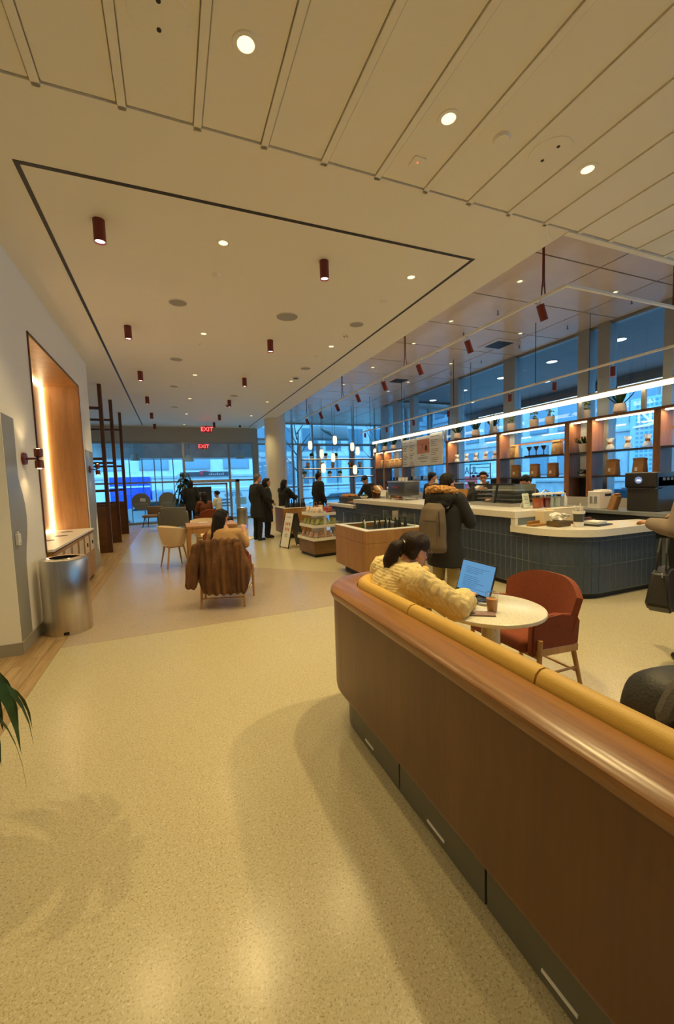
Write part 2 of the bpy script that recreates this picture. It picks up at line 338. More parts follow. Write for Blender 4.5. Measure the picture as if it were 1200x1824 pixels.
fx = [3.66, 5.3, 6.29, 8.42, 9.6, 10.5]; YG = 18.42
fr = [box(B(), 3.66, 10.6, YG, YG+.08, ZP-.06, ZP+.02), box(B(), 3.66, 10.6, YG, YG+.08, 0, .1)] + [box(B(), x-.04, x+.04, YG-.02, YG+.1, 0, ZP) for x in fx] + [box(B(), 3.66, 10.6, YG, YG+.07, z-.035, z+.035) for z in (3.28, 1.3)]
pn = [box(B(), fx[i]+.04, fx[i+1]-.04, YG+.03, YG+.04, z0, z1) for i in range(5) for (z0, z1) in ((.1, 1.265), (1.335, 3.245), (3.315, ZP-.06))]
window(2, 'tall glass corner beyond the pendant lamps', fr, pn)
wy = [-4.5, -2.2, .1, 2.2, 4.15, 5.2, 5.6, 7.45, 9.43, 11.6, 12.65, 13.6]
ww = {7.45: .17, 9.43: .17, 5.2: .11, 5.6: .11, 11.6: .12, 12.65: .17, 13.6: .12}
fr = [box(B(), XW, XW+.1, -4.6, 13.6, ZP-.05, ZP+.02), box(B(), XW, XW+.1, -4.6, 13.6, 0, .9)] + [box(B(), XW-.08, XW+.12, y-ww.get(y, .07), y+ww.get(y, .07), 0, ZP) for y in wy] + [box(B(), XW, XW+.08, -4.6, 13.6, 2.98, 3.05)]
pn = [box(B(), XW+.03, XW+.04, wy[i]+ww.get(wy[i], .07), wy[i+1]-ww.get(wy[i+1], .07), z0, z1) for i in range(len(wy)-1) for (z0, z1) in ((.9, 2.98), (3.05, ZP-.05))]
window(3, 'long window wall behind the bar shelves', fr, pn)
fr = [box(B(), XW, 10.6, 13.6, 13.68, ZP-.06, ZP), box(B(), XW, 10.6, 13.6, 13.68, 0, .1)] + [box(B(), x-.04, x+.04, 13.58, 13.7, 0, ZP) for x in (8.5, 9.5, 10.5)] + [box(B(), 10.5, 10.6, y-.04, y+.04, 0, ZP) for y in (15, 16, 17, 18)]
pn = [box(B(), XW+.12, 10.46, 13.62, 13.63, .1, ZP-.06), box(B(), 10.54, 10.55, 13.7, 18.4, .1, ZP)]
window(4, 'glass bay at the far end of the window wall', fr, pn)
S('column', lathe(B(), [(0,0),(.42,0),(.42,.1),(.40,.1),(.40,ZC+.3),(0,ZC+.3)], (3.80,15.5,0), 40), mat('column_paint', (.74,.70,.62), .22), 'round glossy cream column at the end of the white ceiling', True)

# ================================================================== CEILING FITTINGS
def downlight(loc, label, cat='downlight', r=.055, power=LAMP_W, face=lampface, group='recessed ceiling downlights', cone=115):
    t = T('downlight', label, cat, loc, 0, group)
    obj('trim_ring', lathe(B(), [(r*.8, .01), (r*.8,-.004), (r*1.2,-.006), (r*1.3,0), (r*1.3,.01)], n=24), ceilpaint, t, True)
    obj('lens', lathe(B(), [(0,-.001),(r*.8,-.001),(r*.8,.008),(0,.008)], n=24), face, t)
    if power: spot(t, (0,0,-.02), power, cone)
    return t
Y0 = [4.34+2.63*k for k in range(6)]
for k, y in enumerate(Y0):
    downlight((.62, y, ZC), '%s round downlight of the middle row in the white ceiling' % ORD[k], power=LAMP_W*1.3)
    if k < 5: downlight((2.80, y, ZC), '%s round downlight of the row beside the black right ceiling line' % ORD[k], power=LAMP_W*1.3)
for k, x in enumerate((.52, 1.87, 3.21)):
    downlight((x, 2.41, ZC+.008), ['plank ceiling downlight nearest the top left of the photo', 'middle of the three plank ceiling downlights', 'rightmost of the three plank ceiling downlights'][k], r=.06, power=LAMP_W*(1.0,2.7,4.0)[k], group='plank ceiling downlights')
def redlamp(loc, label):
    t = T('ceiling_spotlight', label, 'spotlight', loc, 0, 'oxblood cylinder spotlights under the white ceiling')
    obj('body', lathe(B(), [(0,0),(.05,0),(.05,-.19),(.044,-.19),(.04,-.17),(0,-.17)], n=24), redm, t, True)
    obj('lens', lathe(B(), [(0,-.178),(.042,-.178),(.042,-.172),(0,-.172)], n=24), pinkface, t)
    spot(t, (0,0,-.2), LAMP_W*.9, 105); return t
for k, y in enumerate(Y0):
    redlamp((-.465, y, ZC), '%s dark red cylinder spotlight of the left row' % ORD[k])
    redlamp((1.69, y if k < 5 else 16.75, ZC), '%s dark red cylinder spotlight of the right row' % ORD[k])
# unseen plank-ceiling lamps, added out of view to light the foreground and left wall
for k, (x, y) in enumerate([(-1.0,.2),(1.2,.2),(3.4,.2),(5.6,.4),(-1,-2.2),(1.2,-2.2),(3.4,-2.2),(5.6,2.4),(-2.6,2.4),(-2.6,0.2)]):
    downlight((x, y, ZC+.008), 'added plank ceiling downlight out of view behind the camera', r=.06, power=LAMP_W*(2.2 if x < -2 and y > 2 else .9 if y > 2 else .62), group='added plank ceiling downlights out of view behind the camera')
for k, (x, y, r, nm, lb) in enumerate([(.22,5.9,.12,'ceiling_speaker','round ceiling speaker grille nearest the left pendant row'),(1.7,5.92,.165,'ceiling_speaker','largest round white speaker grille in the middle of the ceiling'),(2.8,5.89,.115,'ceiling_speaker','round ceiling speaker grille nearest the black right ceiling line'),(.23,8.5,.12,'ceiling_speaker','round ceiling speaker grille behind the nearest left one'),(2.79,8.45,.115,'ceiling_speaker','second round speaker grille beside the black right ceiling line'),(1.74,11.58,.13,'ceiling_speaker','far round speaker grille in the middle of the white ceiling'),(.2,10.8,.11,'ceiling_speaker','third round speaker grille of the left side'),(.24,13.63,.11,'ceiling_speaker','farthest round speaker grille of the left side')]):
    t = T(nm, lb, 'speaker', (x, y, ZC), 0, 'ceiling speakers')
    obj('rim', lathe(B(), [(r*.92,-.004),(r*.94,-.01),(r,-.008),(r,.002),(r*.92,.002)], n=36), ceilpaint, t, True)
    obj('grille', lathe(B(), [(0,-.006),(r*.92,-.004),(r*.92,.002),(0,.002)], n=36), mat('speaker_grille', (.42,.40,.36), .6, bump=.8, bscale=400), t, True)
for k, (x, y, lb) in enumerate([(.62,5.0,'small round sensor cover behind the nearest middle downlight'),(2.81,5.04,'small round sensor cover near the right ceiling line'),(2.82,6.37,'white smoke detector with sensor bumps on the ceiling'),(.62,7.5,'small round sensor cover behind the second middle downlight'),(2.75,7.6,'small round sensor cover behind the second right downlight'),(.6,10.3,'small white detector on the far ceiling')]):
    t = T('smoke_detector', lb, 'detector', (x, y, ZC), 0, 'ceiling sensors'); big = 'bumps' in lb
    obj('base', lathe(B(), [(0,-.02),(.03,-.02),(.045,-.01),(.05,0),(0,0)], n=24), ceilpaint, t, True)
    if big:
        for q in range(4): obj('sensor', ell(B(), (.03*math.cos(q*1.57), .03*math.sin(q*1.57), -.022), (.012,.012,.008), sub=1), greym, t, True)
t = T('ceiling_fan_unit', 'dark round ventilation nozzle on the ceiling near the right line', 'vent', (2.80, 9.22, ZC))
obj('housing', lathe(B(), [(0,-.03),(.07,-.03),(.1,-.01),(.1,0),(0,0)], n=24), white, t, True); obj('opening', lathe(B(), [(0,-.034),(.065,-.034),(.065,-.03),(0,-.03)], n=24), black, t)
t = T('ceiling_camera', 'small dark dome camera on the ceiling near the exit sign', 'camera', (1.72, 12.9, ZC)); obj('mount', lathe(B(), [(0,-.03),(.06,-.03),(.07,0),(0,0)], n=20), white, t, True); obj('dome', ell(B(), (0,0,-.03), (.045,.045,.045)), plast, t, True)
t = T('ceiling_camera', 'small white and black camera on the ceiling by the far glass front', 'camera', (2.74, 17.1, ZC)); obj('mount', cyl(B(), (0,0,0), (0,0,-.05), .02, n=12), white, t); obj('dome', ell(B(), (0,0,-.08), (.05,.05,.05)), plast, t, True)
for k, (x, y, lb) in enumerate([(.08, 2.42, 'round cover plate with two dark slots at the top of the photo'), (2.78, 2.39, 'round cover plate with two dark slots beside the right plank downlight')]):
    t = T('ceiling_cover', lb, 'cover plate', (x, y, ZC+.008), 0, 'round cover plates in the plank ceiling')
    obj('disc', lathe(B(), [(0,-.006),(.15,-.005),(.155,0),(0,0)], n=40), ceilpaint, t, True)
    for s in (-1, 1): obj('slot', lathe(B(), [(0,-.009),(.012,-.009),(.012,-.005),(0,-.005)], (.0, s*.07, 0), 12), black, t)
t = T('motion_sensor', 'square white plate with a tiny red light in the plank ceiling', 'sensor', (1.88, 2.8, ZC+.008)); obj('plate', box(B(), -.05,.05,-.05,.05,-.008,0,.003), ceilpaint, t); obj('indicator', ell(B(), (0,0,-.009), (.007,.007,.004), sub=1), emis('red_led', (1,.1,.05), 3), t)
t = T('ceiling_sensor', 'plain white disc between the plank downlights', 'sensor', (2.33, 2.41, ZC+.008)); obj('disc', lathe(B(), [(0,-.02),(.05,-.02),(.06,-.006),(.06,0),(0,0)], n=28), ceilpaint, t, True)
def exitsign(loc, label):
    t = T('exit_sign', label, 'exit sign', loc, 0); rd = emis('exit_red', (1.0,.05,.05), 6)
    obj('plate', box(B(), -.19,.19,-.012,.012,-.12,.12,.004), mat('exit_plate', (.12,.02,.02), .4, emit=(1,.04,.04), estr=.10), t); obj('canopy', box(B(), -.05,.05,-.03,.03,.12,.16), white, t)
    text('lettering', 'EXIT', .22, rd, t, (0,-.014,-.005), (PI/2,0,0)); return t
exitsign((1.38, 16.4, ZC-.31), 'red EXIT sign hanging under the white ceiling')
obj('rod', cyl(B(), (0,0,.16), (0,0,.31), .01, n=8), white, [o for o in bpy.data.objects if o.name == 'exit_sign'][0])
# ================================================================== BENCH
def shell(bm, fn, nu, nv, th):      # fn(u,v) -> point, u,v in 0..1; thick sheet
    P = [[Vector(fn(i/nu, j/nv)) for j in range(nv+1)] for i in range(nu+1)]
    def nrm(i, j):
        a = P[min(i+1,nu)][j]-P[max(i-1,0)][j]; b = P[i][min(j+1,nv)]-P[i][max(j-1,0)]; return a.cross(b).normalized()
    A = [[bm.verts.new(P[i][j]+nrm(i,j)*th/2) for j in range(nv+1)] for i in range(nu+1)]
    C = [[bm.verts.new(P[i][j]-nrm(i,j)*th/2) for j in range(nv+1)] for i in range(nu+1)]
    for i in range(nu):
        for j in range(nv):
            bm.faces.new((A[i][j],A[i+1][j],A[i+1][j+1],A[i][j+1])); bm.faces.new((C[i][j],C[i][j+1],C[i+1][j+1],C[i+1][j]))
    for i in range(nu):
        bm.faces.new((A[i][0],C[i][0],C[i+1][0],A[i+1][0])); bm.faces.new((A[i][nv],A[i+1][nv],C[i+1][nv],C[i][nv]))
    for j in range(nv):
        bm.faces.new((A[0][j],A[0][j+1],C[0][j+1],C[0][j])); bm.faces.new((A[nu][j],C[nu][j],C[nu][j+1],A[nu][j+1]))
    return bm
bn = T('banquette', 'curved wooden banquette with mustard leather back cushions in the foreground', 'bench', (0,0,0))
bpath = [(.885,-2.0),(.885,-1),(.885,0),(.885,1),(.885,1.7),(.885,2.22)] + arc(1.265,2.22,.38,180,90,14)[1:] + [(1.45,2.60),(1.66,2.60)]
obj('panel', pathsweep(B(), bpath, [(0,.28),(.004,.26),(.014,.245),(.03,.24),(.03,.84),(0,.84)]), benchw, bn, True)
obj('top_rail', pathsweep(B(), bpath, [(-.012,.842),(-.02,.862),(-.016,.884),(0,.897),(.03,.90),(.13,.90),(.148,.893),(.15,.842)]), railw, bn, True)
obj('underside', pathsweep(B(), bpath, [(.03,.24),(.55,.24),(.55,.26),(.03,.26)]), kioskd, bn)
def roll(cx, cz, r, n=14): return [(cx+r*math.cos(2*PI*k/n), cz+r*1.05*math.sin(2*PI*k/n)) for k in range(n)]
cs = [[(.885,-2.0),(.885,-1.0),(.885,-.3)], [(.885,-.292),(.885,.3),(.885,.93)], [(.885,.938),(.885,1.3),(.885,1.69)], [(.885,1.698),(.885,2.0),(.885,2.22)] + arc(1.265,2.22,.38,180,90,12)[1:] + [(1.5,2.60),(1.64,2.60)]]
prof = [(.150,.78),(.152,.89),(.160,.918),(.178,.932),(.200,.934),(.222,.925),(.236,.905),(.242,.87),(.25,.62),(.25,.47),(.150,.47)]
for c_ in cs: obj('back_cushion', pathsweep(B(), c_, prof), yell, bn, True)
spath = [(.885,-2.0),(.885,1.0),(.885,2.22)] + arc(1.265,2.22,.38,180,90,10)[1:] + [(1.66,2.60)]
obj('seat_base', prism(B(), [(1.14,-2.0),(1.55,-2),(1.55,2.0),(1.6,2.36),(1.25,2.34),(1.14,2.2)], .2, .36), benchw, bn)
obj('seat_cushion', prism(B(), [(1.14,-2.0),(1.56,-2),(1.56,2.0),(1.6,2.34),(1.25,2.33),(1.14,2.2)], .36, .46), yell, bn)
ppath = [(.885,-2.0),(.885,-.12),(.885,-.10)]
seams = [-2.0,-1.33,-.73,-.13,.47,1.07,1.67]
for k in range(len(seams)-1): obj('plinth_panel', box(B(), .962,.985, seams[k]+.006, seams[k+1]-.006, .012, .235), greym, bn)
obj('plinth_panel', pathsweep(B(), [(.885,1.676),(.885,2.22)] + arc(1.265,2.22,.38,180,90,12)[1:] + [(1.62,2.60)], [(.077,.012),(.077,.235),(.10,.235),(.10,.012)]), greym, bn, True)
obj('plinth_core', box(B(), .99, 1.5, -2.0, 2.2, 0, .23), black, bn)
for k in range(len(seams)-1):
    for yc in ((seams[k]+seams[k+1])/2,): obj('vent_slot', box(B(), .958,.966, yc-.06, yc+.06, .045, .056), white, bn)
obj('vent_slot', box(B(), .958,.966, 1.95, 2.05, .045, .056), white, bn)

# round stone table in front of the bench
tb = T('cafe_table', 'round speckled stone table carrying the laptop beside the bench', 'table', (1.78,1.93,0))
obj('tabletop', lathe(B(), [(0,.722),(.30,.722),(.312,.728),(.315,.738),(.312,.747),(.305,.75),(0,.75)], n=48), tabst, tb, True)
obj('pedestal', lathe(B(), [(0,.03),(.055,.03),(.055,.70),(.12,.72),(0,.722)], n=28), tabst, tb, True)
obj('base', lathe(B(), [(0,0),(.2,0),(.2,.012),(.19,.02),(.06,.032),(0,.032)], n=36), tabst, tb, True)
lp = T('laptop', 'open black laptop with a blue document on its screen', 'laptop', (1.73,2.17,.752), 0)   # opens towards -x
obj('base', box(B(), -.11,.11,-.165,.165,0,.014,.004), plast, lp)
obj('keyboard', box(B(), -.02,.09,-.14,.14,.014,.0155), mat('key_black', (.035,.035,.04), .6), lp)
sc = obj('lid', rbox(B(), (.145,0,.118), (.008,.33,.222), (0,.30,0), .003), plast, lp)
scr = mat('screen_blue', (.02,.05,.09), .3, emit=(.12,.36,.66), estr=.75)
obj('screen', rbox(B(), (.1405,0,.1195), (.002,.312,.20), (0,.30,0)), scr, sc)
for k in range(13):
    if k in (0, 5): continue
    v = .075-.0125*k; wd = .22*(.55+.45*random.random()); 
    obj('text_line', rbox(B(), (.1392+math.sin(.30)*v, .11-wd/2, .1195+math.cos(.30)*v), (.001,wd,.0035), (0,.30,0)), mat('screen_line', (.02,.04,.08), .4, emit=(.05,.19,.42), estr=.6), sc)
cp = T('iced_coffee', 'clear plastic cup of iced coffee on the stone table', 'drink', (1.725,1.86,.752))
obj('cup', lathe(B(), [(.028,0),(.036,.11),(.0375,.112),(.037,.108),(.0285,.002)], n=28), clear, cp, True)
obj('coffee', lathe(B(), [(0,.002),(.0275,.002),(.0325,.078),(0,.078)], n=28), mat('milk_coffee', lin((205,138,72)), .4), cp, True)
obj('lid', lathe(B(), [(0,.118),(.03,.117),(.039,.113),(.0395,.108),(.037,.108)], n=28), clear, cp, True)
for q in range(4): obj('ice_cube', rbox(B(), (.012*math.cos(q*1.6), .012*math.sin(q*1.6), .082), (.016,.016,.014), (q,.4*q,.7*q), .002), clear, cp)
ph = T('phone', 'phone in a patterned pinkish case lying on the stone table', 'phone', (1.635,1.845,.752), .95)
obj('body', box(B(), -.036,.036,-.074,.074,0,.009,.004,3), mat('phone_case', lin((150,120,110)), .5, var=.35, vscale=60), ph); obj('camera_bump', box(B(), -.03,-.004,.04,.068,.009,.011,.001), plast, ph)
rc = T('charger', 'small grey dongle lying beside the iced coffee', 'gadget', (1.765,1.965,.752), .5); obj('body', box(B(), -.012,.012,-.03,.03,0,.014,.004), mat('gadget_grey', (.4,.4,.4), .4), rc); obj('plug', box(B(), -.008,.008,.03,.042,.003,.011,.001), steel, rc)
bk = T('backpack', 'black backpack with a grey rim lying on the bench at the right edge', 'bag', (1.64,.86,.462))
def egg(c, r, rot=(0,0,0), seed=0, amp=.06):
    b = B(); ell(b, (0,0,0), (1,1,1), sub=4)
    for v in b.verts:
        n = noise.noise(v.co*1.7+Vector((seed,0,0))); p = v.co*(1+amp*n); p = Vector((math.copysign(abs(p.x)**.75,p.x), math.copysign(abs(p.y)**.75,p.y), math.copysign(abs(p.z)**.75,p.z)))
        v.co = Vector(c) + Euler(rot).to_matrix() @ Vector((p.x*r[0], p.y*r[1], p.z*r[2]))
    return b
obj('body', egg((.03,0,.18), (.2,.15,.19), (0,.1,0), 2), mat('bag_black', (.018,.017,.017), .55, bump=.3, bscale=90), bk, True)
obj('rim', sweep(B(), [(.03+.205*math.cos(a), -.05+.0*a, .18+.195*math.sin(a)) for a in [PI*k/14*1.15-.2 for k in range(15)]], .03, 8), mat('bag_grey', (.07,.06,.055), .8, bump=.5, bscale=200), bk, True)
obj('pocket', egg((.05,-.12,.13), (.13,.05,.11), (0,.1,0), 5), mat('bag_black', (.018,.017,.017), .55), bk, True)
obj('zip', sweep(B(), [(-.08+.03*k, -.168-.004*math.sin(k), .215-.004*k) for k in range(9)], .004, 6), greym, bk, True)
obj('strap', sweep(B(), [(.1,.12,.3),(.14,.16,.28),(.16,.17,.18),(.16,.14,.05)], .014, 8, flat=.4), plast, bk, True)

# ================================================================== RUST ARMCHAIR (shape shared by several)
def make_rust_chair(label):
    t = T('armchair', label, 'chair', (0,0,0), 0, 'rust fabric armchairs')
    def bf(u, v):
        s = 2*u-1; z0, z1 = .40, .835-.11*abs(s)**3.2; z = z0+(z1-z0)*v; k = v
        return (.315*s*(.92+.12*k), -.255+.12*abs(s)**2.4-.085*k, z)
    obj('backrest', shell(B(), bf, 16, 10, .045), rust, t, True)
    for s in (-1, 1):
        b = B(); prism_x(b, [(-.235,.375),(.175,.345),(.205,.375),(.19,.60),(.17,.622),(.12,.632),(-.06,.625),(-.2,.60),(-.255,.56)], s*.285-.026, s*.285+.026)
        bmesh.ops.bevel(b, geom=b.edges[:], offset=.012, segments=2, affect='EDGES'); obj('arm', b, rust, t, True)
        obj('front_leg', cyl(B(), (s*.325,.165,0), (s*.325,.15,.475), .015, .018, 14), oak, t, True)
        obj('rear_leg', cyl(B(), (s*.27,-.32,0), (s*.262,-.215,.42), .014, .019, 14), oak, t, True)
        obj('side_rail', rbox(B(), (s*.30,-.03,.365), (.028,.40,.055), (.06,0,0), .006), oak, t)
        obj('stretcher', cyl(B(), (s*.30,.155,.2), (s*.267,-.28,.17), .009, n=10), oak, t, True)
    obj('seat', box(B(), -.262,.262,-.22,.23,.36,.465,.035,4), rust, t, True)
    obj('front_rail', box(B(), -.31,.31,.14,.165,.335,.39,.005), oak, t); obj('back_rail', cyl(B(), (-.268,-.29,.13), (.268,-.29,.13), .009, n=10), oak, t, True)
    return t
rch = make_rust_chair('rust fabric armchair with oak legs facing the laptop table'); rch.location = (2.36,2.27,0); rch.rotation_euler = (0,0,PI/2); rch.scale = (1,1,.95)
cc = copytree(rch, (.61,5.50,0), -.30, 'rust armchair with oak legs under the draped fur coat')
c3 = copytree(rch, (.74,7.0,0), PI-.15, 'rust armchair on the far side of the small white table')
c4 = copytree(rch, (.95,13.1,0), .4, 'rust armchair of the distant visitor in brown')

# ================================================================== LEFT WALL THINGS
tc = T('trash_can', 'brushed steel cylinder bin standing against the left wall', 'bin', (-1.135,5.20,0))
obj('body', lathe(B(), [(0,0),(.222,0),(.225,.01),(.225,.79),(.215,.81),(.15,.812),(.15,.80),(.205,.795),(.205,.5),(0,.5)], n=64), steel, tc, True)
obj('opening_ring', lathe(B(), [(.135,.80),(.135,.816),(.155,.819),(.16,.812),(.155,.80)], n=48), mat('polished_steel', (.7,.66,.6), .15, 1), tc, True)
obj('inner_bin', lathe(B(), [(.134,.805),(.134,.55),(0,.55)], n=40), black, tc, True)
obj('foot_slot', rbox(B(), (.02,-.222,.03), (.05,.01,.03)), black, tc)
cb = T('waste_cabinet', 'white topped wooden waste cabinet under the lit niche', 'cabinet', (-1.38,6.985,0))
obj('worktop', box(B(), -.55,.06,-1.325,1.315,.82,.85,.004), white, cb)
obj('body', box(B(), -.55,.03,-1.31,1.31,.06,.815), kioskw, cb); obj('kick', box(B(), -.5,.01,-1.31,1.31,0,.06), black, cb)
for k in range(6):
    y0 = -1.31+k*.4367
    d = obj('door', box(B(), .03,.05, y0+.006, y0+.431, .07, .80, .002), kioskw, cb)
    obj('flap', box(B(), .05,.056, y0+.07, y0+.367, .50 if k > 3 else .12, .77 if k > 3 else .76, .002), mat('pale_panel', lin((205,190,165)), .5), d)
    if k > 3: obj('knob', box(B(), .056,.07, y0+.2, y0+.235, .60, .66), plast, d)
for (x, y) in ((-.25,-.3),(-.2,.25),(-.25,.85)): obj('waste_hole', lathe(B(), [(0,.0005),(.085,.0005),(.085,.003),(0,.003)], (x,y,.849), 28), black, cb)
hp = T('herb_pot', 'tiny green plant in a white cup on the niche counter', 'plant', (-1.72,6.02,.852)); obj('pot', lathe(B(), [(0,0),(.04,0),(.05,.09),(.045,.09),(.04,.02),(0,.02)], n=20), wceram, hp, True)
b = B()
for q in range(16):
    a = random.random()*6.28; ell(b, (.05*math.cos(a)*random.random(), .05*math.sin(a)*random.random(), .1+.07*random.random()), (.02,.014,.008), (a,.5,a), 1)
tag(obj('foliage', b, green, hp, True), kind='stuff')
def sconce(loc, label, power):
    t = T('wall_sconce', label, 'wall lamp', loc, 0, 'wall sconces'); cop = mat('copper_glass', lin((120,58,32)), .2, .5)
    obj('wall_plate', cyl(B(), (0,0,0), (.025,0,0), .065, .06, 28), redm, t, True); obj('arm', cyl(B(), (.02,0,0), (.13,0,0), .011, n=10), redm, t, True)
    for s in (1, -1):
        sh = obj('shade', lathe(B(), [(.02,s*.012),(.038,s*.02),(.04,s*.10),(.036,s*.10),(.034,s*.03),(0,s*.02)], (.135,0,0), 24), cop, t, True)
        obj('bulb', ell(B(), (.135,0,s*.085), (.03,.03,.022)), emis('sconce_bulb', (1.,.75,.4), 14), sh, True)
        spot(t, (.135,0,s*.10), power, 130, .9, (1,.72,.35), .02, (0 if s < 0 else PI, 0, 0))
    return t
sconce((-1.397,5.13,1.88), 'copper up and down wall sconce left of the lit niche', 9.)
sconce((-1.394,8.80,1.90), 'copper up and down wall sconce right of the lit niche', 9.)
t = T('thermostat', 'small white wall box on the grey painted wave', 'wall box', (-1.396,4.72,1.09)); obj('box', box(B(), 0,.03,-.035,.035,-.055,.055,.005), white, t); obj('lever', box(B(), .005,.02,-.01,.02,.055,.075,.003), white, t); obj('screw', cyl(B(), (.03,0,-.04),(.032,0,-.04),.006,n=8), greym, t)
for (y, z, lb) in ((5.40,.52,'white wall outlet behind the steel bin'), (9.0,.45,'white wall outlet beyond the lit niche')):
    t = T('wall_outlet', lb, 'outlet', (-1.394,y,z)); obj('plate', box(B(), 0,.008,-.035,.035,-.058,.058,.003), white, t); obj('socket', box(B(), .008,.010,-.015,.015,-.035,.035,.001), mat('socket_grey', (.5,.48,.45), .5), t)

# foreground plant at the left edge
fp = T('potted_plant', 'potted plant with drooping strap leaves at the left edge', 'plant', (-.96,2.03,0)); 
obj('pot', lathe(B(), [(0,0),(.13,0),(.16,.32),(.15,.34),(.14,.32),(0,.30)], n=32), wceram, fp, True); obj('soil', lathe(B(), [(0,.30),(.14,.30),(.14,.305),(0,.31)], n=24), mat('soil', (.03,.02,.012), .9), fp)
obj('stem', sweep(B(), [(0,0,.3),(.0,.01,.6),(.02,.0,.9)], [.022,.018,.012], 8), mat('stem_brown', (.12,.08,.04), .8), fp, True)
def leaf(bm, base, azi, L_, wd, lift, droop, n=9):
    d = Vector((math.cos(azi), math.sin(azi), 0)); s = Vector((-d.y, d.x, 0)); pr = None
    for k in range(n+1):
        t_ = k/n; p = Vector(base) + d*(L_*.75*math.sin(t_*1.5)) + Vector((0,0,lift*t_-droop*t_*t_)); ww_ = wd*math.sin(PI*min(1, .08+t_*.95))**.7*.5
        cur = (bm.verts.new(p-s*ww_+Vector((0,0,.004))), bm.verts.new(p+Vector((0,0,-.006))), bm.verts.new(p+s*ww_+Vector((0,0,.004))))
        if pr:
            for q in (0, 1): bm.faces.new((pr[q], pr[q+1], cur[q+1], cur[q]))
        pr = cur
def leafobj(parent, m, *a):
    b = B(); leaf(b, *a); bmesh.ops.solidify(b, geom=b.faces[:], thickness=.002); return obj('leaf', b, m, parent, True)
for k in range(22):
    leafobj(fp, green, (.01,.0,.70+.25*random.random()), -1.6+k*.286+random.uniform(-.1,.1), .36+.16*random.random(), .08, .14+.1*random.random(), .42+.25*random.random())

# ================================================================== BOOTH DIVIDERS
for k, (y, lb) in enumerate(((11.0,'nearest tall dark wood booth divider with open rails'), (12.87,'middle tall dark wood booth divider with open rails'), (15.03,'farthest tall dark wood booth divider with open rails'))):
    t = T('booth_divider', lb, 'divider', (-1.4,y,0), 0, 'tall wood booth dividers')
    obj('post', box(B(), -.06,.02,-.05,.05,.004,ZC-.002,.004), walnut, t); obj('wall_post', box(B(), -1.5,-1.44,-.05,.05,.004,ZC-.002), walnut, t)
    obj('lower_panel', box(B(), -1.44,-.06,-.045,.045,.004,1.085,.003), wood('divider_panel_%d' % k, lin((84,52,26)), lin((112,72,38)), .45, 'X', 8, .1), t)
    for z in ((3.40, 2.23) if k == 0 else (3.40, 2.23, 1.46)): obj('rail', box(B(), -1.44,-.06,-.03,.03,z-.03,z+.03,.003), walnut, t)
st = T('ledge_table', 'slim white ledge table beside the nearest booth divider', 'table', (-1.72,10.2,0)); obj('tabletop', box(B(), -.25,.14,-.3,.3,.72,.75,.004), white, st)
for sx in (-.22,.12):
    for sy in (-.27,.27): obj('leg', cyl(B(), (sx,sy,.004), (sx,sy,.72), .015, n=10), white, st, True)
for (y, lb) in ((12.1,'white paper cup on the floor ledge near the middle divider'),):
    t = T('booth_bench', 'brown padded booth bench between the dividers', 'bench', (-2.2,13.95,0)); obj('seat', box(B(), -.6,.3,-.9,.9,.3,.46,.03,3), rust, t, True); obj('base', box(B(), -.58,.26,-.88,.88,.004,.3), walnut, t)

# ================================================================== SEATING IN THE MIDDLE
t = T('side_table', 'small round white table in front of the woman with the phone', 'table', (.86,6.22,0)); obj('tabletop', lathe(B(), [(0,.71),(.25,.71),(.26,.72),(.26,.732),(.25,.74),(0,.74)], n=40), tabst, t, True); obj('pedestal', cyl(B(), (0,0,.02),(0,0,.71),.03,n=16), white, t, True); obj('base', lathe(B(), [(0,0),(.2,0),(.2,.015),(0,.025)], n=28), white, t, True)
wt = T('wood_table', 'square light oak table with thick legs behind the woman with the phone', 'table', (.69,8.5,0)); obj('tabletop', box(B(), -.47,.47,-.42,.42,.735,.775,.004), oak, wt); 
for sy in (-1,1): obj('apron', box(B(), -.44,.44,sy*.40-.012,sy*.40+.012,.63,.735), oak, wt)
for sx in (-1,1): obj('apron', box(B(), sx*.45-.012,sx*.45+.012,-.4,.4,.63,.735), oak, wt)
for sx in (-1,1):
    for sy in (-1,1): obj('leg', box(B(), sx*.435-.032,sx*.435+.032,sy*.385-.032,sy*.385+.032,0,.735,.004), oak, wt)
plate_ = T('paper_napkin', 'folded white paper on the oak table', 'paper', (.55,8.75,.777), .3); obj('sheet', box(B(), -.1,.1,-.07,.07,0,.004), white, plate_); obj('fold', box(B(), -.1,.1,-.07,0,.004,.007), white, plate_)
def tub_chair(loc, rz, label):
    t = T('tub_chair', label, 'chair', loc, rz, 'cream shell chairs at the oak table'); cm = mat('cream_shell', lin((226,205,165)), .45)
    def fn(u, v):
        a = -.85*PI+1.7*PI*u - PI/2; rr = .17+.10*v**.8; top = .80-.10*abs(2*u-1)**2
        return (rr*1.05*math.cos(a), rr*math.sin(a), .42+(top-.42)*v)
    obj('shell', shell(B(), fn, 28, 8, .02), cm, t, True); obj('seat', lathe(B(), [(0,.40),(.18,.405),(.2,.43),(.17,.46),(0,.455)], n=28), cm, t, True)
    for sx in (-1,1):
        for sy in (-1,1): obj('leg', cyl(B(), (sx*.21,sy*.2,0), (sx*.14,sy*.13,.42), .012, .018, 12), oak, t, True)
    obj('leg_frame', box(B(), -.15,.15,-.14,.14,.385,.405), oak, t); return t
tub_chair((-.02,8.36,0), -PI/2+.3, 'cream shell chair with oak legs left of the oak table'); tub_chair((.62,9.35,0), PI, 'cream shell chair with oak legs behind the oak table')
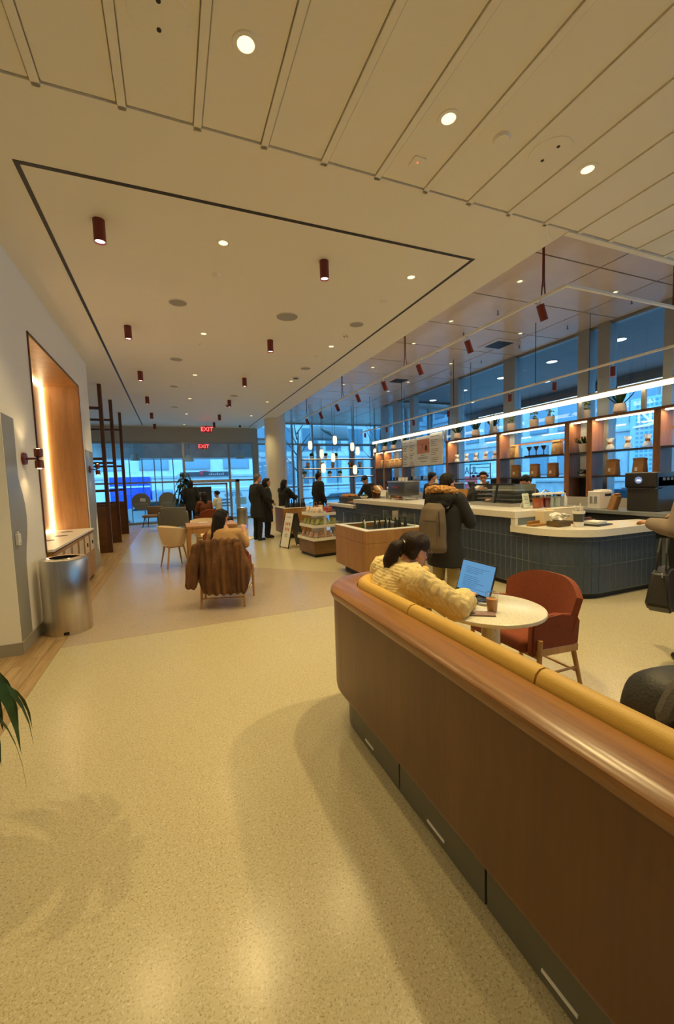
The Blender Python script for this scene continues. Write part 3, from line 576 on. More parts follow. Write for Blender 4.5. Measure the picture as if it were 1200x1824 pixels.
# far lounge
sf = T('sofa', 'low grey sofa seen from behind near the far glass front', 'sofa', (-.0,15.35,0)); gf = mat('grey_felt', (.16,.15,.135), .9, bump=.3, bscale=200)
obj('back', box(B(), -.42,.42,-.36,-.24,.12,.80,.03,3), gf, sf, True); obj('seat', box(B(), -.42,.42,-.24,.4,.2,.44,.04,3), gf, sf, True)
for s in (-1,1): obj('arm', box(B(), s*.44-.05,s*.44+.05,-.36,.4,.1,.62,.03,3), gf, sf, True)
for sx in (-1,1):
    for sy in (-.3,.34): obj('leg', cyl(B(), (sx*.4,sy,0),(sx*.4,sy,.12),.018,.022,10), black, sf)
ac = T('lounge_chair', 'low tan lounge chair with dark legs near the round window discs', 'chair', (-.72,17.1,0), PI-.3); tan = mat('tan_fabric', lin((150,122,96)), .85, bump=.3, bscale=300)
obj('seat', box(B(), -.31,.31,-.28,.28,.36,.46,.04,3), tan, ac, True); obj('backrest', rbox(B(), (0,-.28,.60), (.6,.07,.34), (-.15,0,0), .03, 3), tan, ac, True)
for sx in (-1,1):
    for sy in (-1,1): obj('leg', cyl(B(), (sx*.3,sy*.27,0),(sx*.23,sy*.2,.37),.012,.018,10), black, ac, True)
for (x, lb) in ((-1.17,'left round grey disc with a white note on the far glass'), (-.17,'right round grey disc behind the tall plant on the far glass')):
    t = T('window_disc', lb, 'window sign', (x,YF+.038,.93), 0, 'round grey discs on the far glass'); obj('disc', cyl(B(), (0,-.006,0),(0,.006,0),.35,n=48), mat('disc_grey', (.20,.20,.17), .7), t)
    if x < -1: obj('note', rbox(B(), (.06,-.009,.07), (.2,.002,.13), (0,.12,0)), white, t)
    for q in range(5): obj('dot', cyl(B(), (-.2+.1*q,-.009,-.09),(-.2+.1*q,-.006,-.09),.014,n=10), white, t)
tp_ = T('tall_plant', 'tall dark leafy dracaena near the entrance', 'plant', (.40,16.9,0)); obj('planter', lathe(B(), [(0,0),(.15,0),(.2,.5),(.18,.5),(.17,.42),(0,.42)], n=28), mat('planter_dark', (.05,.05,.05), .6), tp_, True)
for q in range(3): obj('trunk', sweep(B(), [(.03*q-.03,.02,.42),(.05*q-.05,0,.9),(.08*q-.09,.03*q,1.3+.25*q)], .02, 8), mat('trunk_brown', (.16,.12,.07), .8), tp_, True)
for q in range(3):
    for k in range(34): leafobj(tp_, dgreen, (.08*q-.09,.03*q,.85+.36*q+.45*random.random()), random.random()*6.28, .36+.12*random.random(), .085, .14, .28+.25*random.random(), 5)
sg = T('standing_sign', 'navy standing sign board with two pale text lines near the entrance', 'sign', (1.08,16.6,0)); navy = mat('navy_board', (.012,.016,.035), .6)
obj('board', box(B(), -.36,.36,-.02,.02,.32,1.46,.006), navy, sg); obj('stand', box(B(), -.3,.3,-.15,.15,0,.03), black, sg)
for s in (-1,1): obj('post', cyl(B(), (s*.28,0,.03),(s*.28,0,.34),.015,n=10), black, sg)
for k, (z, wd) in enumerate(((1.24,.3),(1.18,.22),(1.04,.32),(.98,.2))): obj('text_line', box(B(), -.16,-.16+wd,-.023,-.02,z-.014,z+.014), mat('pale_print', (.30,.32,.38), .6), sg)
t = T('trash_can', 'distant steel bin beside the entrance door', 'bin', (2.42,15.6,0)); obj('body', lathe(B(), [(0,0),(.2,0),(.2,.62),(.17,.63),(.15,.6),(0,.55)], n=36), steel, t, True); obj('band', lathe(B(), [(.201,.56),(.204,.57),(.204,.6),(.201,.61)], n=36), steel, t, True)
# ================================================================== MERCHANDISE KIOSKS
def bottle(loc, label, m=None, group='dark bottles in the merchandise kiosks', s=1.):
    t = T('bottle', label, 'bottle', loc, 0, group)
    obj('glass', lathe(B(), [(0,0),(.028*s,0),(.03*s,.01*s),(.03*s,.12*s),(.014*s,.16*s),(.012*s,.2*s),(0,.2*s)], n=16), m or plast, t, True)
    obj('cap', lathe(B(), [(0,.2*s),(.014*s,.2*s),(.014*s,.225*s),(0,.225*s)], n=12), black, t, True); return t
def kiosk(name, label, x0, x1, y0, y1, zb, zt):
    t = T(name, label, 'display', ((x0+x1)/2,(y0+y1)/2,0)); w_, d_ = (x1-x0)/2, (y1-y0)/2
    b = B(); g = .004
    obj('body', box(B(), -w_,w_,-d_,d_,zb,zt-.2,.004), kioskw, t)
    for (a) in ((-w_,w_,-d_,-d_+.1),(-w_,w_,d_-.1,d_),(-w_,-w_+.1,-d_+.1,d_-.1),(w_-.1,w_,-d_+.1,d_-.1)): obj('upper_board', box(B(), *a, zt-.196, zt-.012,.002), kioskw, t)
    for (a) in ((-w_,w_,-d_,-d_+.11),(-w_,w_,d_-.11,d_),(-w_,-w_+.11,-d_+.11,d_-.11),(w_-.11,w_,-d_+.11,d_-.11)): obj('rim', box(B(), *a, zt-.012, zt,.002), white, t)
    obj('well', box(B(), -w_+.1,w_-.1,-d_+.1,d_-.1,zt-.2,zt-.075), black, t)
    obj('base', box(B(), -w_+.12,w_-.12,-d_+.12,d_-.12,0,zb), black, t); return t
isl = kiosk('display_kiosk', 'low oak kiosk with a glass guard and dark bottles in front of the counter', 2.60,3.62,5.35,6.55,.13,.80)
for (a, bb) in (((-.44,-.42,0),(-.44,.54,0)),): pass
ga = [((.40,-.5),(.40,.52)), ((-.38,.52),(.40,.52)), ((-.38,-.5+.0),(.40,-.5))]
for (p, q) in ga: obj('guard_pane', rbox(B(), ((p[0]+q[0])/2,(p[1]+q[1])/2,.90), (max(.006,abs(p[0]-q[0])),max(.006,abs(p[1]-q[1])),.2)), clear, isl)
for p in ((.40,-.5),(.40,.52),(-.38,.52)): obj('guard_post', cyl(B(), (*p,.80),(*p,1.0),.006,n=8), steel, isl)
for k in range(7): bottle((2.90+.09*k, 5.62+.03*(k%2), .727), '%s dark bottle along the near edge of the glass guarded kiosk' % (['leftmost']+ORD[1:9])[k], group='dark bottles in the glass guarded kiosk', s=.95)
for k in range(10): bottle((2.85+.07*k, 5.95+.12*(k%3), .727), 'squat pale topped bottle lying deep in the glass guarded kiosk', wceram if k % 3 else green, 'small bottles deep in the glass guarded kiosk', .8)
t = T('sign_holder', 'clear upright sign holder with a beige card on the glass guarded kiosk', 'sign', (3.42,5.9,.803), -.3); obj('frame', box(B(), -.075,.075,-.006,.006,.03,.27,.003), clear, t); obj('card', box(B(), -.05,.05,-.002,.002,.07,.22), mat('beige_card', lin((205,185,165)), .6), t); obj('foot', box(B(), -.075,.075,-.04,.04,0,.03,.004), clear, t)
kio = kiosk('display_kiosk', 'low oak kiosk with dark bottles beside the standing couple', 2.78,3.62,10.75,11.75,.13,.84)
for k in range(8): bottle((2.93+.075*k, 11.0+.05*(k%2), .767), 'dark bottle in the farther oak kiosk', group='dark bottles in the farther oak kiosk', s=1.3)
# snack stand with three trays of bags
ss = T('snack_stand', 'three tier white snack stand on a brown wooden base', 'display stand', (2.86,8.15,0), .12)
obj('base', box(B(), -.3,.3,-.38,.38,.06,.34,.004), kioskd, ss); obj('kick', box(B(), -.27,.27,-.35,.35,0,.06), black, ss); obj('spine', box(B(), -.03,.03,-.3,.3,.34,.92), white, ss)
tiers = ((.34,.32,.40), (.60,.28,.36), (.84,.24,.32))
for (z, hx, hy) in tiers:
    obj('tray', box(B(), -hx,hx,-hy,hy,z,z+.02,.003), white, ss)
    for (a) in ((-hx,hx,-hy-.008,-hy),(-hx,hx,hy,hy+.008),(-hx-.008,-hx,-hy,hy),(hx,hx+.008,-hy,hy)): obj('lip', box(B(), *a, z, z+.06), white, ss)
    obj('wire', sweep(B(), [(-hx,-hy,z+.1),(hx,-hy,z+.1),(hx,hy,z+.1),(-hx,hy,z+.1),(-hx,-hy,z+.1)], .003, 6), steel, ss)
bagm = [mat('bag_kraft', lin((190,150,120)), .5, var=.3, vscale=30), mat('bag_green', lin((170,175,95)), .45, var=.3, vscale=30), mat('bag_white', lin((222,205,190)), .45, var=.2, vscale=25), mat('bag_red', lin((150,50,40)), .45)]
def pillow(bm, w_, h_, th):
    for s in (1,-1):
        vs = [[bm.verts.new((w_*(i/6-.5), s*th/2*max(0,(1-(abs(i/6-.5)*2)**2.5))*max(0,(1-(abs(j/6-.5)*2)**2.5)), h_*j/6)) for j in range(7)] for i in range(7)]
        for i in range(6):
            for j in range(6): bm.faces.new((vs[i][j],vs[i+1][j],vs[i+1][j+1],vs[i][j+1]))
    bmesh.ops.remove_doubles(bm, verts=bm.verts[:], dist=1e-5); return bm
proto = [obj('snack_bag', pillow(B(), .12,.17,.07), m, None, True) for m in bagm]
used = [False]*4
def bag(k, loc, rot, label, group):
    o = proto[k] if not used[k] else inst(proto[k]); used[k] = True; o.location = loc; o.rotation_euler = rot; tag(o, label, 'snack bag', group); return o
c0, s0 = math.cos(.12), math.sin(.12)
nm_t = ['bottom', 'middle', 'top']; nm_c = ['kraft', 'green', 'white']
for ti, (z, hx, hy) in enumerate(tiers):
    cnt = 0
    for i in range(4):
        for side in (0, 1):
            u = -hy+.09+i*(2*hy-.18)/3
            px, py = ((-hx+.07, u) if side == 0 else (-hx+.1+i*(2*hx-.2)/3*1.0, -hy+.07))
            if side == 1 and i == 0: continue
            wx, wy_ = 2.86+px*c0-py*s0, 8.15+px*s0+py*c0
            kind = 3 if (ti == 2 and side == 1 and i > 1) else (0 if ti == 0 else 1 if ti == 1 else 2)
            bag(kind, (wx, wy_, z+.021), (-.35, random.uniform(-.25,.25), (-PI/2+.12 if side == 0 else .12)+random.uniform(-.2,.2)), '%s snack bag on the %s tray, %s side, %s along' % (['kraft','green','white','dark red'][kind], nm_t[ti], ['left','front'][side], ORD[i] if i else 'first'), 'snack bags on the %s tray of the stand' % nm_t[ti])
for k in range(2):
    t = T('gift_box', ['brown kraft gift bag standing on top of the snack stand', 'pale handled paper bag standing on top of the snack stand'][k], 'gift bag', (2.82+.14*k, 8.2+.1*k, .862), .3*k, None)
    obj('bag', box(B(), -.05,.05,-.04,.04,0,.17,.004), mat('gift%d' % k, lin([(150,95,60),(215,195,165)][k]), .6), t); obj('handle', sweep(B(), [(-.03,0,.17),(-.02,0,.24),(.02,0,.24),(.03,0,.17)], .004, 6), oak, t, True)
ab = T('sandwich_board', 'white menu sandwich board with small orange pictures beside the snack stand', 'sign', (2.60,9.35,0), -1.3)
for s in (-1, 1):
    bd = obj('board', rbox(B(), (0,s*.13,.42), (.36,.016,.80), (s*.24,0,0)), white if s < 0 else black, ab)
    for sx in (-1,1): obj('leg', rbox(B(), (sx*.19,s*.135,.41), (.02,.022,.84), (s*.24,0,0)), black, ab)
for r_ in range(2):
    for c_ in range(3): obj('picture', rbox(B(), (-.08+.08*c_,-.130-.0105+.02*0+ (.24*(.0)), .56-.12*r_), (.04,.003,.075), (-.24,0,0), .001), mat('orange_print', lin((190,110,70)), .6), ab, loc=(0,-.0+(.14-.12*r_)*math.tan(.24)*1.0-.0,0))
for k, (z, wd) in enumerate(((.72,.2),(.32,.12),(.28,.1))): obj('text_line', rbox(B(), (0,-.1415+(z-.42)*math.tan(.24),z), (wd,.003,.014), (-.24,0,0)), mat('grey_print', (.2,.2,.2), .6), ab)

# ================================================================== COUNTER
ct = T('counter', 'service counter clad in slate blue vertical tiles with a rounded corner', 'counter', (0,0,0))
XC = 4.32
cpath = [(XC,9.42),(XC,3.90)] + arc(4.87,3.90,.55,180,270,18)[1:] + [(6.25,3.35)]
obj('body', pathsweep(B(), [(XC,9.42),(XC,4.17)], [(-.001,.07),(-.001,.965),(-.9,.965),(-.9,.07)]), grout, ct)
obj('body', pathsweep(B(), [(XC,4.17),(XC,3.90)] + arc(4.87,3.90,.55,180,270,18)[1:] + [(6.25,3.35)], [(-.001,.07),(-.001,.78),(-.3,.78),(-.3,.07)]), grout, ct, True)
obj('kick', pathsweep(B(), [(XC,11.3)]+cpath, [(-.05,0),(-.05,.075),(-.2,.075),(-.2,0)]), black, ct, True)
obj('body', pathsweep(B(), [(XC,11.3),(XC,9.42)], [(-.001,.07),(-.001,.82),(-.8,.82),(-.8,.07)]), grout, ct)
def tiles_for(hs):
    return {h: (lambda b: (rbox(b, (0,0,0), (.010,.094,h-.006), (0,0,0), .003, 1), b)[-1])(B()) for h in hs}
rows_hi = ((.075,.415),(.415,.72),(.72,.963)); rows_lo = ((.075,.415),(.415,.72),(.72,.778)); rows_far = ((.075,.415),(.415,.72),(.72,.818))
tcache = {}
def tile(x, y, z0, z1, rz):
    h = round(z1-z0, 4)
    if h not in tcache:
        b = B(); rbox(b, (0,0,0), (.012,.0925,h-.008), (0,0,0), .003, 1); tcache[h] = obj('tile', b, tilem, ct); o = tcache[h]
    else: o = inst(tcache[h], ct)
    o.location = (x, y, (z0+z1)/2); o.rotation_euler = (0,0,rz)
y = 9.42-.05
while y > 3.9:
    for (a, c_) in (rows_hi if y > 4.17 else rows_lo): tile(XC+.003, y, a, c_, 0)
    y -= .1005
for k in range(9):
    an = math.radians(180+90*(k+.5)/9)
    for (a, c_) in rows_lo: tile(4.87+.548*math.cos(an), 3.90+.548*math.sin(an), a, c_, an)
x = 4.92
while x < 6.0:
    for (a, c_) in rows_lo: tile(x, 3.353, a, c_, PI/2)
    x += .1005
y = 9.47
while y < 11.3:
    for (a, c_) in rows_far[1:]: tile(XC+.003, y, a, c_, 0)
    y += .1005
obj('grille', box(B(), 5.85,6.2,3.338,3.348,.66,.77), black, ct)
wk = T('worktop', 'pale stone worktop of the service counter with a lower rounded end', 'worktop', (0,0,0))
obj('upper_slab', box(B(), 4.26,5.36,4.17,9.44,.967,1.06,.006), stone, wk)
obj('riser', box(B(), 4.27,5.36,4.175,4.25,.872,.966,.002), stone, wk)
lw = [(4.26,4.25),(4.26,3.90)] + arc(4.87,3.90,.61,180,270,20)[1:] + [(6.28,3.29),(6.28,3.72),(5.36,3.92),(5.36,4.25)]
b = B(); prism(b, lw, .782, .87); obj('lower_slab', b, stone, wk)
obj('far_slab', box(B(), 4.26,5.2,9.45,11.35,.82,.90,.006), stone, wk)
# ---- things on the counter
def thing1(name, label, cat, loc, parts, rz=0, group=None):
    t = T(name, label, cat, loc, rz, group)
    for p in parts: obj(*p[:2], p[2], t, *(p[3:]))
    return t
beige = mat('beige_box', lin((222,205,170)), .7); kraft = mat('kraft_paper', lin((176,128,82)), .75, var=.15, vscale=20); papw = mat('white_paper', (.75,.73,.68), .7)
dsteel = mat('dark_steel', (.10,.10,.095), .35, .6); lsteel = mat('light_steel', (.52,.5,.45), .3, .8)
pcx, pcy = 5.02, 5.2
pcs = T('pastry_case', 'low glass pastry case with a dark steel frame on the counter', 'display case', (pcx,pcy,1.062))
obj('tray_base', box(B(), -.22,.3,-.42,.5,0,.05,.004), lsteel, pcs); obj('back_panel', box(B(), .28,.30,-.42,.5,.05,.34), mat('case_back', (.30,.30,.26), .4, .3), pcs)
obj('front_pane', rbox(B(), (-.17,.04,.19), (.006,.92,.30), (0,.25,0)), clear, pcs); obj('top_pane', box(B(), -.13,.28,-.42,.5,.335,.343), clear, pcs); obj('end_pane', box(B(), -.2,.28,-.424,-.418,.05,.335), clear, pcs)
obj('frame', (lambda b: (rbox(b, (-.17,.04,.345),(.02,.94,.03)), rbox(b,(-.17,-.06,.19),(.02,.03,.31),(0,.25,0)), b)[-1])(B()), plast, pcs)
for k in range(3): obj('shelf', box(B(), -.08,.27,-.4,.48,.1+.07*k,.108+.07*k), lsteel, pcs)
thing1('order_screen', 'upright wooden backed order screen on the counter', 'screen', (5.0,6.2,1.062), [('stand', rbox(B(), (0,0,.13), (.025,.34,.26), (0,.35,0), .006), kioskw), ('foot', box(B(), -.06,.16,-.12,.12,0,.012), kioskw), ('display', rbox(B(), (.018,0,.13), (.012,.3,.22), (0,.35,0)), plast)])
def espresso(loc, label, w_):
    t = T('espresso_machine', label, 'coffee machine', loc, 0)
    obj('body', box(B(), -.2,.2,-w_,w_,.1,.4,.02,3), dsteel, t, True); obj('top_rail', box(B(), -.21,.21,-w_-.01,w_+.01,.4,.43,.006), lsteel, t); obj('badge', box(B(), -.212,-.2,-.12,.12,.27,.31), mat('red_badge', lin((140,50,40)), .5), t)
    for sx in (-1,1):
        for sy in (-1,1): obj('foot', cyl(B(), (sx*.17,sy*(w_-.05),0),(sx*.17,sy*(w_-.05),.1),.025,n=12), lsteel, t)
    obj('drip_tray', box(B(), .0,.26,-w_+.03,w_-.03,.06,.1), lsteel, t)
    for k in (-1,0,1): obj('group_head', cyl(B(), (.23,k*w_*.55,.3),(.23,k*w_*.55,.22),.03,.035,14), lsteel, t, True)
    for k in range(3): obj('cup', lathe(B(), [(0,0),(.03,0),(.04,.08),(.036,.08),(0,.01)], (-.05,-w_*.6+k*.14,.431), 16), wceram, t, True)
    return t
espresso((4.95,8.15,1.062), 'dark steel espresso machine with a red badge on the counter', .36)
def cup(loc, label, s=1., m=None, group=None):
    t = T('cup', label, 'cup', loc, 0, group); obj('body', lathe(B(), [(0,0),(.032*s,0),(.042*s,.1*s),(.038*s,.1*s),(.03*s,.008),(0,.008)], n=20), m or wceram, t, True); obj('rim', lathe(B(), [(.038*s,.098*s),(.044*s,.098*s),(.044*s,.106*s),(.038*s,.106*s)], n=20), m or wceram, t, True); return t
for k in range(4): cup((4.95+.05*(k%2), 6.75+.1*k, 1.062), '%s white cup beside the order screen' % ['first','second','third','fourth'][k], .9, None, 'white cups beside the order screen')
t = T('saucer_stack', 'stack of white saucers behind the fur hooded visitor', 'saucers', (5.12,7.15,1.062))
for k in range(6): obj('saucer', lathe(B(), [(0,0),(.05,0),(.075,.012),(.07,.014),(0,.006)], (0,0,.013*k), 24), wceram, t, True)
thing1('table_sign', 'white card sign with a row of small black marks on the counter', 'sign', (4.75,8.75,1.062), [('card', rbox(B(), (0,0,.11), (.008,.26,.22), (0,.2,0), .002), papw), ('back_card', rbox(B(), (.08,0,.11), (.008,.26,.22), (0,-.2,0), .002), papw)] + [('mark', rbox(B(), (-.024,-.09+.06*k,.045), (.003,.03,.045), (0,.2,0)), black) for k in range(4)])
t = T('flower_vase', 'small vase of white flowers behind the card sign', 'plant', (5.0,8.85,1.062)); obj('vase', lathe(B(), [(0,0),(.035,0),(.045,.06),(.025,.12),(.03,.14),(.02,.12),(0,.02)], n=20), dsteel, t, True)
for k in range(9):
    a = k*2.4; f_ = obj('stem', sweep(B(), [(0,0,.1),(.03*math.cos(a),.03*math.sin(a),.2),(.06*math.cos(a),.06*math.sin(a),.23+.03*(k%3))], .003, 5), green, t, True); obj('flower', ell(B(), (.06*math.cos(a),.06*math.sin(a),.24+.03*(k%3)), (.03,.03,.022), sub=1), papw, f_, True)
wr = T('wine_rack', 'tilted wooden rack of wrapped loaves on the counter end', 'display', (4.85,9.15,1.062))
for k in range(4): obj('slat', rbox(B(), (0,-.1+.09*k,.16+.012*k), (.26,.07,.02), (.55,0,0), .004), kioskw, wr)
obj('back_board', rbox(B(), (0,.13,.16), (.28,.02,.34), (-.35,0,0)), walnut, wr)
for k in range(3): obj('loaf', egg((-.08+.08*k,.0+.02*k,.25), (.04,.13,.04), (.55,0,0), k), [kraft, papw, kraft][k], wr, True)
thing1('green_bowl', 'white bowl of green leaves beside the wooden rack', 'bowl', (4.5,9.3,1.062), [('bowl', lathe(B(), [(0,0),(.05,0),(.11,.07),(.105,.072),(.05,.01),(0,.01)], n=28), wceram, True), ('leaves', egg((0,0,.07), (.08,.08,.04), (0,0,0), 3, .5), green, True)])
for k in range(4):
    t = bottle((5.15,8.62+.11*k,1.062), '%s syrup bottle behind the card sign' % ['dark red','amber','pink','green'][k], mat('syrup%d' % k, lin([(120,30,30),(180,110,50),(190,90,100),(90,110,60)][k]), .25), 'syrup bottles on the counter', 1.4)
# far low counter: trays, pastry
for k in range(3): thing1('serving_tray', ['dark tray with folded white papers on the far counter','dark tray with rolls on the far counter','dark tray with black cutlery on the far counter'][k], 'tray', (4.6+.02*k,9.75+.5*k,.902), [('tray', box(B(), -.2,.25,-.2,.2,0,.02,.005), plast)] + [('item', box(B(), -.12+.1*q,-.04+.1*q,-.12,.1,.02,.05+.015*(q%2),.008), [papw,kraft,dsteel][k]) for q in range(3)])
bb_ = T('bread_basket', 'dark basket heaped with baguettes in front of the capped barista', 'basket', (4.85,11.0,.902)); obj('basket', box(B(), -.22,.22,-.3,.3,0,.16,.02), dsteel, bb_)
for k in range(7): obj('baguette', egg((-.15+.05*k,.03*math.sin(k*3),.18+.02*(k%2)), (.035,.24,.04), (0,0,.15*math.sin(k)), k), mat('crust', lin((190,125,65)), .7, var=.2, vscale=20), bb_, True)
# lower end of the counter
cupt = [('tea cup', lin((190,90,40))), ('tea cup', lin((190,80,36))), ('berry cup', lin((110,28,30))), ('clear cup', lin((200,205,200))), ('clear cup', lin((196,200,196)))]
for k in range(6):
    m = mat('iced%d' % min(k,4), cupt[min(k,4)][1], .3); t = T('iced_drink', ['first amber iced tea with a white lid on the counter end','second amber iced tea with a white lid on the counter end','dark red iced berry drink on the counter end','pale iced drink beside the berry drink','second pale iced drink on the counter end','rear pale iced drink on the counter end'][k], 'drink', (4.90+.105*k, 4.40+.03*(k%2), 1.062), 0, 'sample iced drinks on the counter end')
    obj('drink', lathe(B(), [(0,.002),(.034,.002),(.041,.115),(0,.115)], n=20), m, t, True); obj('cup', lathe(B(), [(0,0),(.036,0),(.046,.15),(.044,.15),(.035,.004)], n=20), clear, t, True); obj('lid', lathe(B(), [(.046,.15),(.04,.17),(0,.175)], n=20), papw, t, True)
thing1('card_sign', 'pale green printed card sign in front of the pastry case', 'sign', (4.78,4.47,1.062), [('card', rbox(B(), (0,0,.09), (.10,.006,.17), (-.2,0,0), .001), mat('mint_card', lin((214,222,196)), .6)), ('prop', rbox(B(), (0,.04,.05), (.06,.006,.1), (.5,0,0)), papw)] + [('text_line', rbox(B(), (0,-.0045+(z-.09)*.2,z), (.06,.002,.006), (-.2,0,0)), mat('grey_print', (.2,.2,.2), .6)) for z in (.14,.12,.1,.06)])
for k, (x, y, w_, h_, lb) in enumerate(((4.72,4.05,.12,.15,'nearer square beige carton standing on the low counter end'), (5.05,4.06,.24,.17,'long beige carton behind the cups on the low counter end'))):
    thing1('carton', lb, 'box', (x,y,.872), [('box', box(B(), -w_,w_,-.06,.06,0,h_,.004), beige), ('flap', box(B(), -w_,w_,-.062,.0,h_,h_+.004), beige)])
thing1('cutting_board', 'small wooden board on the low counter end beside the step', 'board', (4.47,4.0,.872), [('board', box(B(), -.11,.11,-.05,.05,0,.022,.004), kioskw), ('block', box(B(), -.09,.11,.03,.055,.022,.05,.003), kioskw)], .1)
bt = T('napkin_basket', 'dark metal basket heaped with sugar packets on the low counter', 'basket', (4.64,3.81,.872), .1); obj('basket', box(B(), -.09,.09,-.06,.06,0,.05,.008), mat('bronze', lin((110,92,58)), .4, .6), bt)
for k in range(18): obj('packet', rbox(B(), (random.uniform(-.07,.07),random.uniform(-.04,.04),.06+.07*random.random()*(1-abs(k-9)/12)), (.06,.035,.006), (random.uniform(-.6,.6),random.uniform(-.8,.8),random.uniform(-1.5,1.5)), .002), papw, bt)
t = T('straw_cup', 'dark cup with a white sleeve holding straws on the low counter', 'cup', (4.76,3.62,.872)); obj('cup', lathe(B(), [(0,0),(.035,0),(.045,.13),(.04,.13),(.03,.01),(0,.01)], n=24), dsteel, t, True); obj('sleeve', lathe(B(), [(.0365,.0),(.040,.045),(.042,.045),(.038,0)], n=24), papw, t, True); obj('band', lathe(B(), [(.044,.115),(.05,.118),(.05,.14),(.044,.14)], n=24), papw, t, True)
for k in range(7): obj('straw', cyl(B(), (.01*math.cos(k),.01*math.sin(k),.02),(.03*math.cos(k*2.1),.03*math.sin(k*2.1),.17+.02*(k%3)),.004,n=6), papw, t)
thing1('napkin_stack', 'stack of printed napkins on a dark tray on the low counter', 'napkins', (5.08,3.62,.872), [('tray', box(B(), -.12,.14,-.09,.09,0,.012,.004), plast)] + [('napkin', rbox(B(), (-.01,0,.018+.007*k), (.17,.13,.006), (0,0,.06*math.sin(k*2))), papw) for k in range(4)], .15)
thing1('tool_caddy', 'low wooden caddy behind the napkin stack', 'caddy', (5.12,3.86,.872), [('tray', box(B(), -.12,.2,-.05,.05,0,.035,.004), walnut), ('handle', box(B(), -.1,.18,-.01,.01,.035,.06), walnut)], .1)

for o_ in list(bpy.data.objects):
    b_ = o_.name.split('.')[0]
    if o_.parent is None and b_ in ('napkin_basket','straw_cup','napkin_stack','cutting_board','carton','iced_drink','card_sign','tool_caddy'):
        s_ = {'napkin_basket':1.45,'straw_cup':1.45,'napkin_stack':1.3,'cutting_board':1.2,'carton':1.2,'iced_drink':1.25,'card_sign':1.25,'tool_caddy':1.2}[b_]; o_.scale = (s_,)*3
# ================================================================== BACK BAR
bc = T('back_counter', 'dark back counter with a grey stone top under the bar shelves', 'counter', (0,0,0)); dk = mat('dark_cabinet', (.03,.03,.03), .4)
obj('stone_top', box(B(), 6.1,6.84,2.9,13.3,.92,.97,.004), mat('grey_stone', (.19,.20,.20), .35), bc)
for k in range(13): obj('cabinet_door', box(B(), 6.15,6.17,2.95+k*.8,2.95+k*.8+.785,.1,.74,.003), dk, bc); obj('drawer', box(B(), 6.15,6.17,2.95+k*.8,2.95+k*.8+.785,.755,.9,.003), dk, bc)
obj('carcass', box(B(), 6.17,6.84,2.92,13.28,.08,.92), dk, bc); obj('kick', box(B(), 6.2,6.8,2.95,13.2,0,.08), black, bc)
obj('backsplash', box(B(), 6.82,6.84,2.9,13.3,.97,1.12), mat('splash', (.42,.38,.32), .3), bc)
br = T('coffee_brewer', 'large black coffee brewer with a lit round display on the back counter', 'coffee machine', (6.3,3.6,.972))
obj('body', box(B(), 0,.46,0,.42,0,.50,.012), mat('brewer_black', (.035,.032,.03), .3), br); obj('upper_hood', box(B(), -.03,.46,0,.44,.34,.56,.02,3), plast, br, True); obj('ledge', box(B(), -.06,.1,0,.46,.325,.34), plast, br)
obj('display', cyl(B(), (-.031,.24,.45),(-.036,.24,.45),.05,n=28), mat('display_blue', (.05,.06,.1), .2, emit=(.3,.45,.8), estr=.5), br); obj('icon', box(B(), -.039,-.036,.21,.26,.435,.455), emis('icon_white', (.9,.95,1), 2), br)
for k in range(3): obj('decal', box(B(), .1+.09*k,.16+.09*k,-.002,.0,.44,.48), greym, br)
wbx = T('water_dispenser', 'white boxy dispenser with two grey grilles on the back counter', 'appliance', (6.22,4.38,.972)); obj('body', box(B(), 0,.3,0,.2,0,.28,.008), wceram, wbx); 
for k in range(2): obj('grille', lathe(B(), [(0,0),(.022,0),(.022,.1),(0,.1)], (0,0,0), 12), mat('grille_grey', (.3,.29,.27), .6), wbx, loc=(-.0,.065+.075*k,.1))
obj('lid', box(B(), .1,.3,.02,.18,.28,.30,.004), wceram, wbx); obj('slot', box(B(), .12,.28,-.002,0,.2,.24), plast, wbx)
thing1('paper_bag', 'kraft paper bag leaning against the black brewer', 'bag', (6.30,4.2,.972), [('bag', rbox(B(), (0,0,.11), (.12,.1,.24), (.3,0,0), .01), kraft), ('fold', rbox(B(), (0,-.04,.235), (.12,.03,.03), (.3,0,0)), kraft)])
espresso((6.45,8.6,.972), 'large steel espresso machine under the menu boards', .5)
for k in range(9): cup((6.35+.06*(k%2), 8.15+.11*k, 1.404), 'white cup on top of the large espresso machine under the menu boards', .9, None, 'cups on the large espresso machine')
for k in range(2): thing1('coffee_grinder', ['tall dark coffee grinder near the barista','second tall dark coffee grinder left of the barista'][k], 'grinder', (6.4,7.1+.45*k,.972), [('body', box(B(), -.1,.1,-.08,.08,0,.3,.02), plast), ('hopper', lathe(B(), [(.03,.3),(.09,.44),(.08,.46),(0,.46)], n=20), dsteel, True), ('spout', cyl(B(), (-.1,0,.22),(-.16,0,.2),.02,n=10), lsteel)])
thing1('ice_bin', 'steel sink insert with a white bottle on the back counter', 'sink', (6.4,5.6,.972), [('rim', box(B(), -.2,.2,-.25,.25,0,.03,.006), lsteel), ('tap', sweep(B(), [(.15,0,.03),(.15,0,.25),(.05,0,.28),(-.03,0,.22)], .014, 8), lsteel, True)])
bottle((6.42,5.15,.972), 'white squeeze bottle beside the sink on the back counter', papw, None, 1.2)
thing1('jug', 'tall pale pitcher on the back counter beside the second barista', 'jug', (6.35,5.95,.972), [('body', lathe(B(), [(0,0),(.07,0),(.085,.28),(.08,.28),(.06,.01),(0,.01)], n=24), mat('jug_pale', lin((205,190,180)), .4), True), ('handle', sweep(B(), [(.08,0,.25),(.14,0,.22),(.13,0,.1),(.075,0,.07)], .01, 8), mat('jug_pale', lin((205,190,180)), .4), True)])

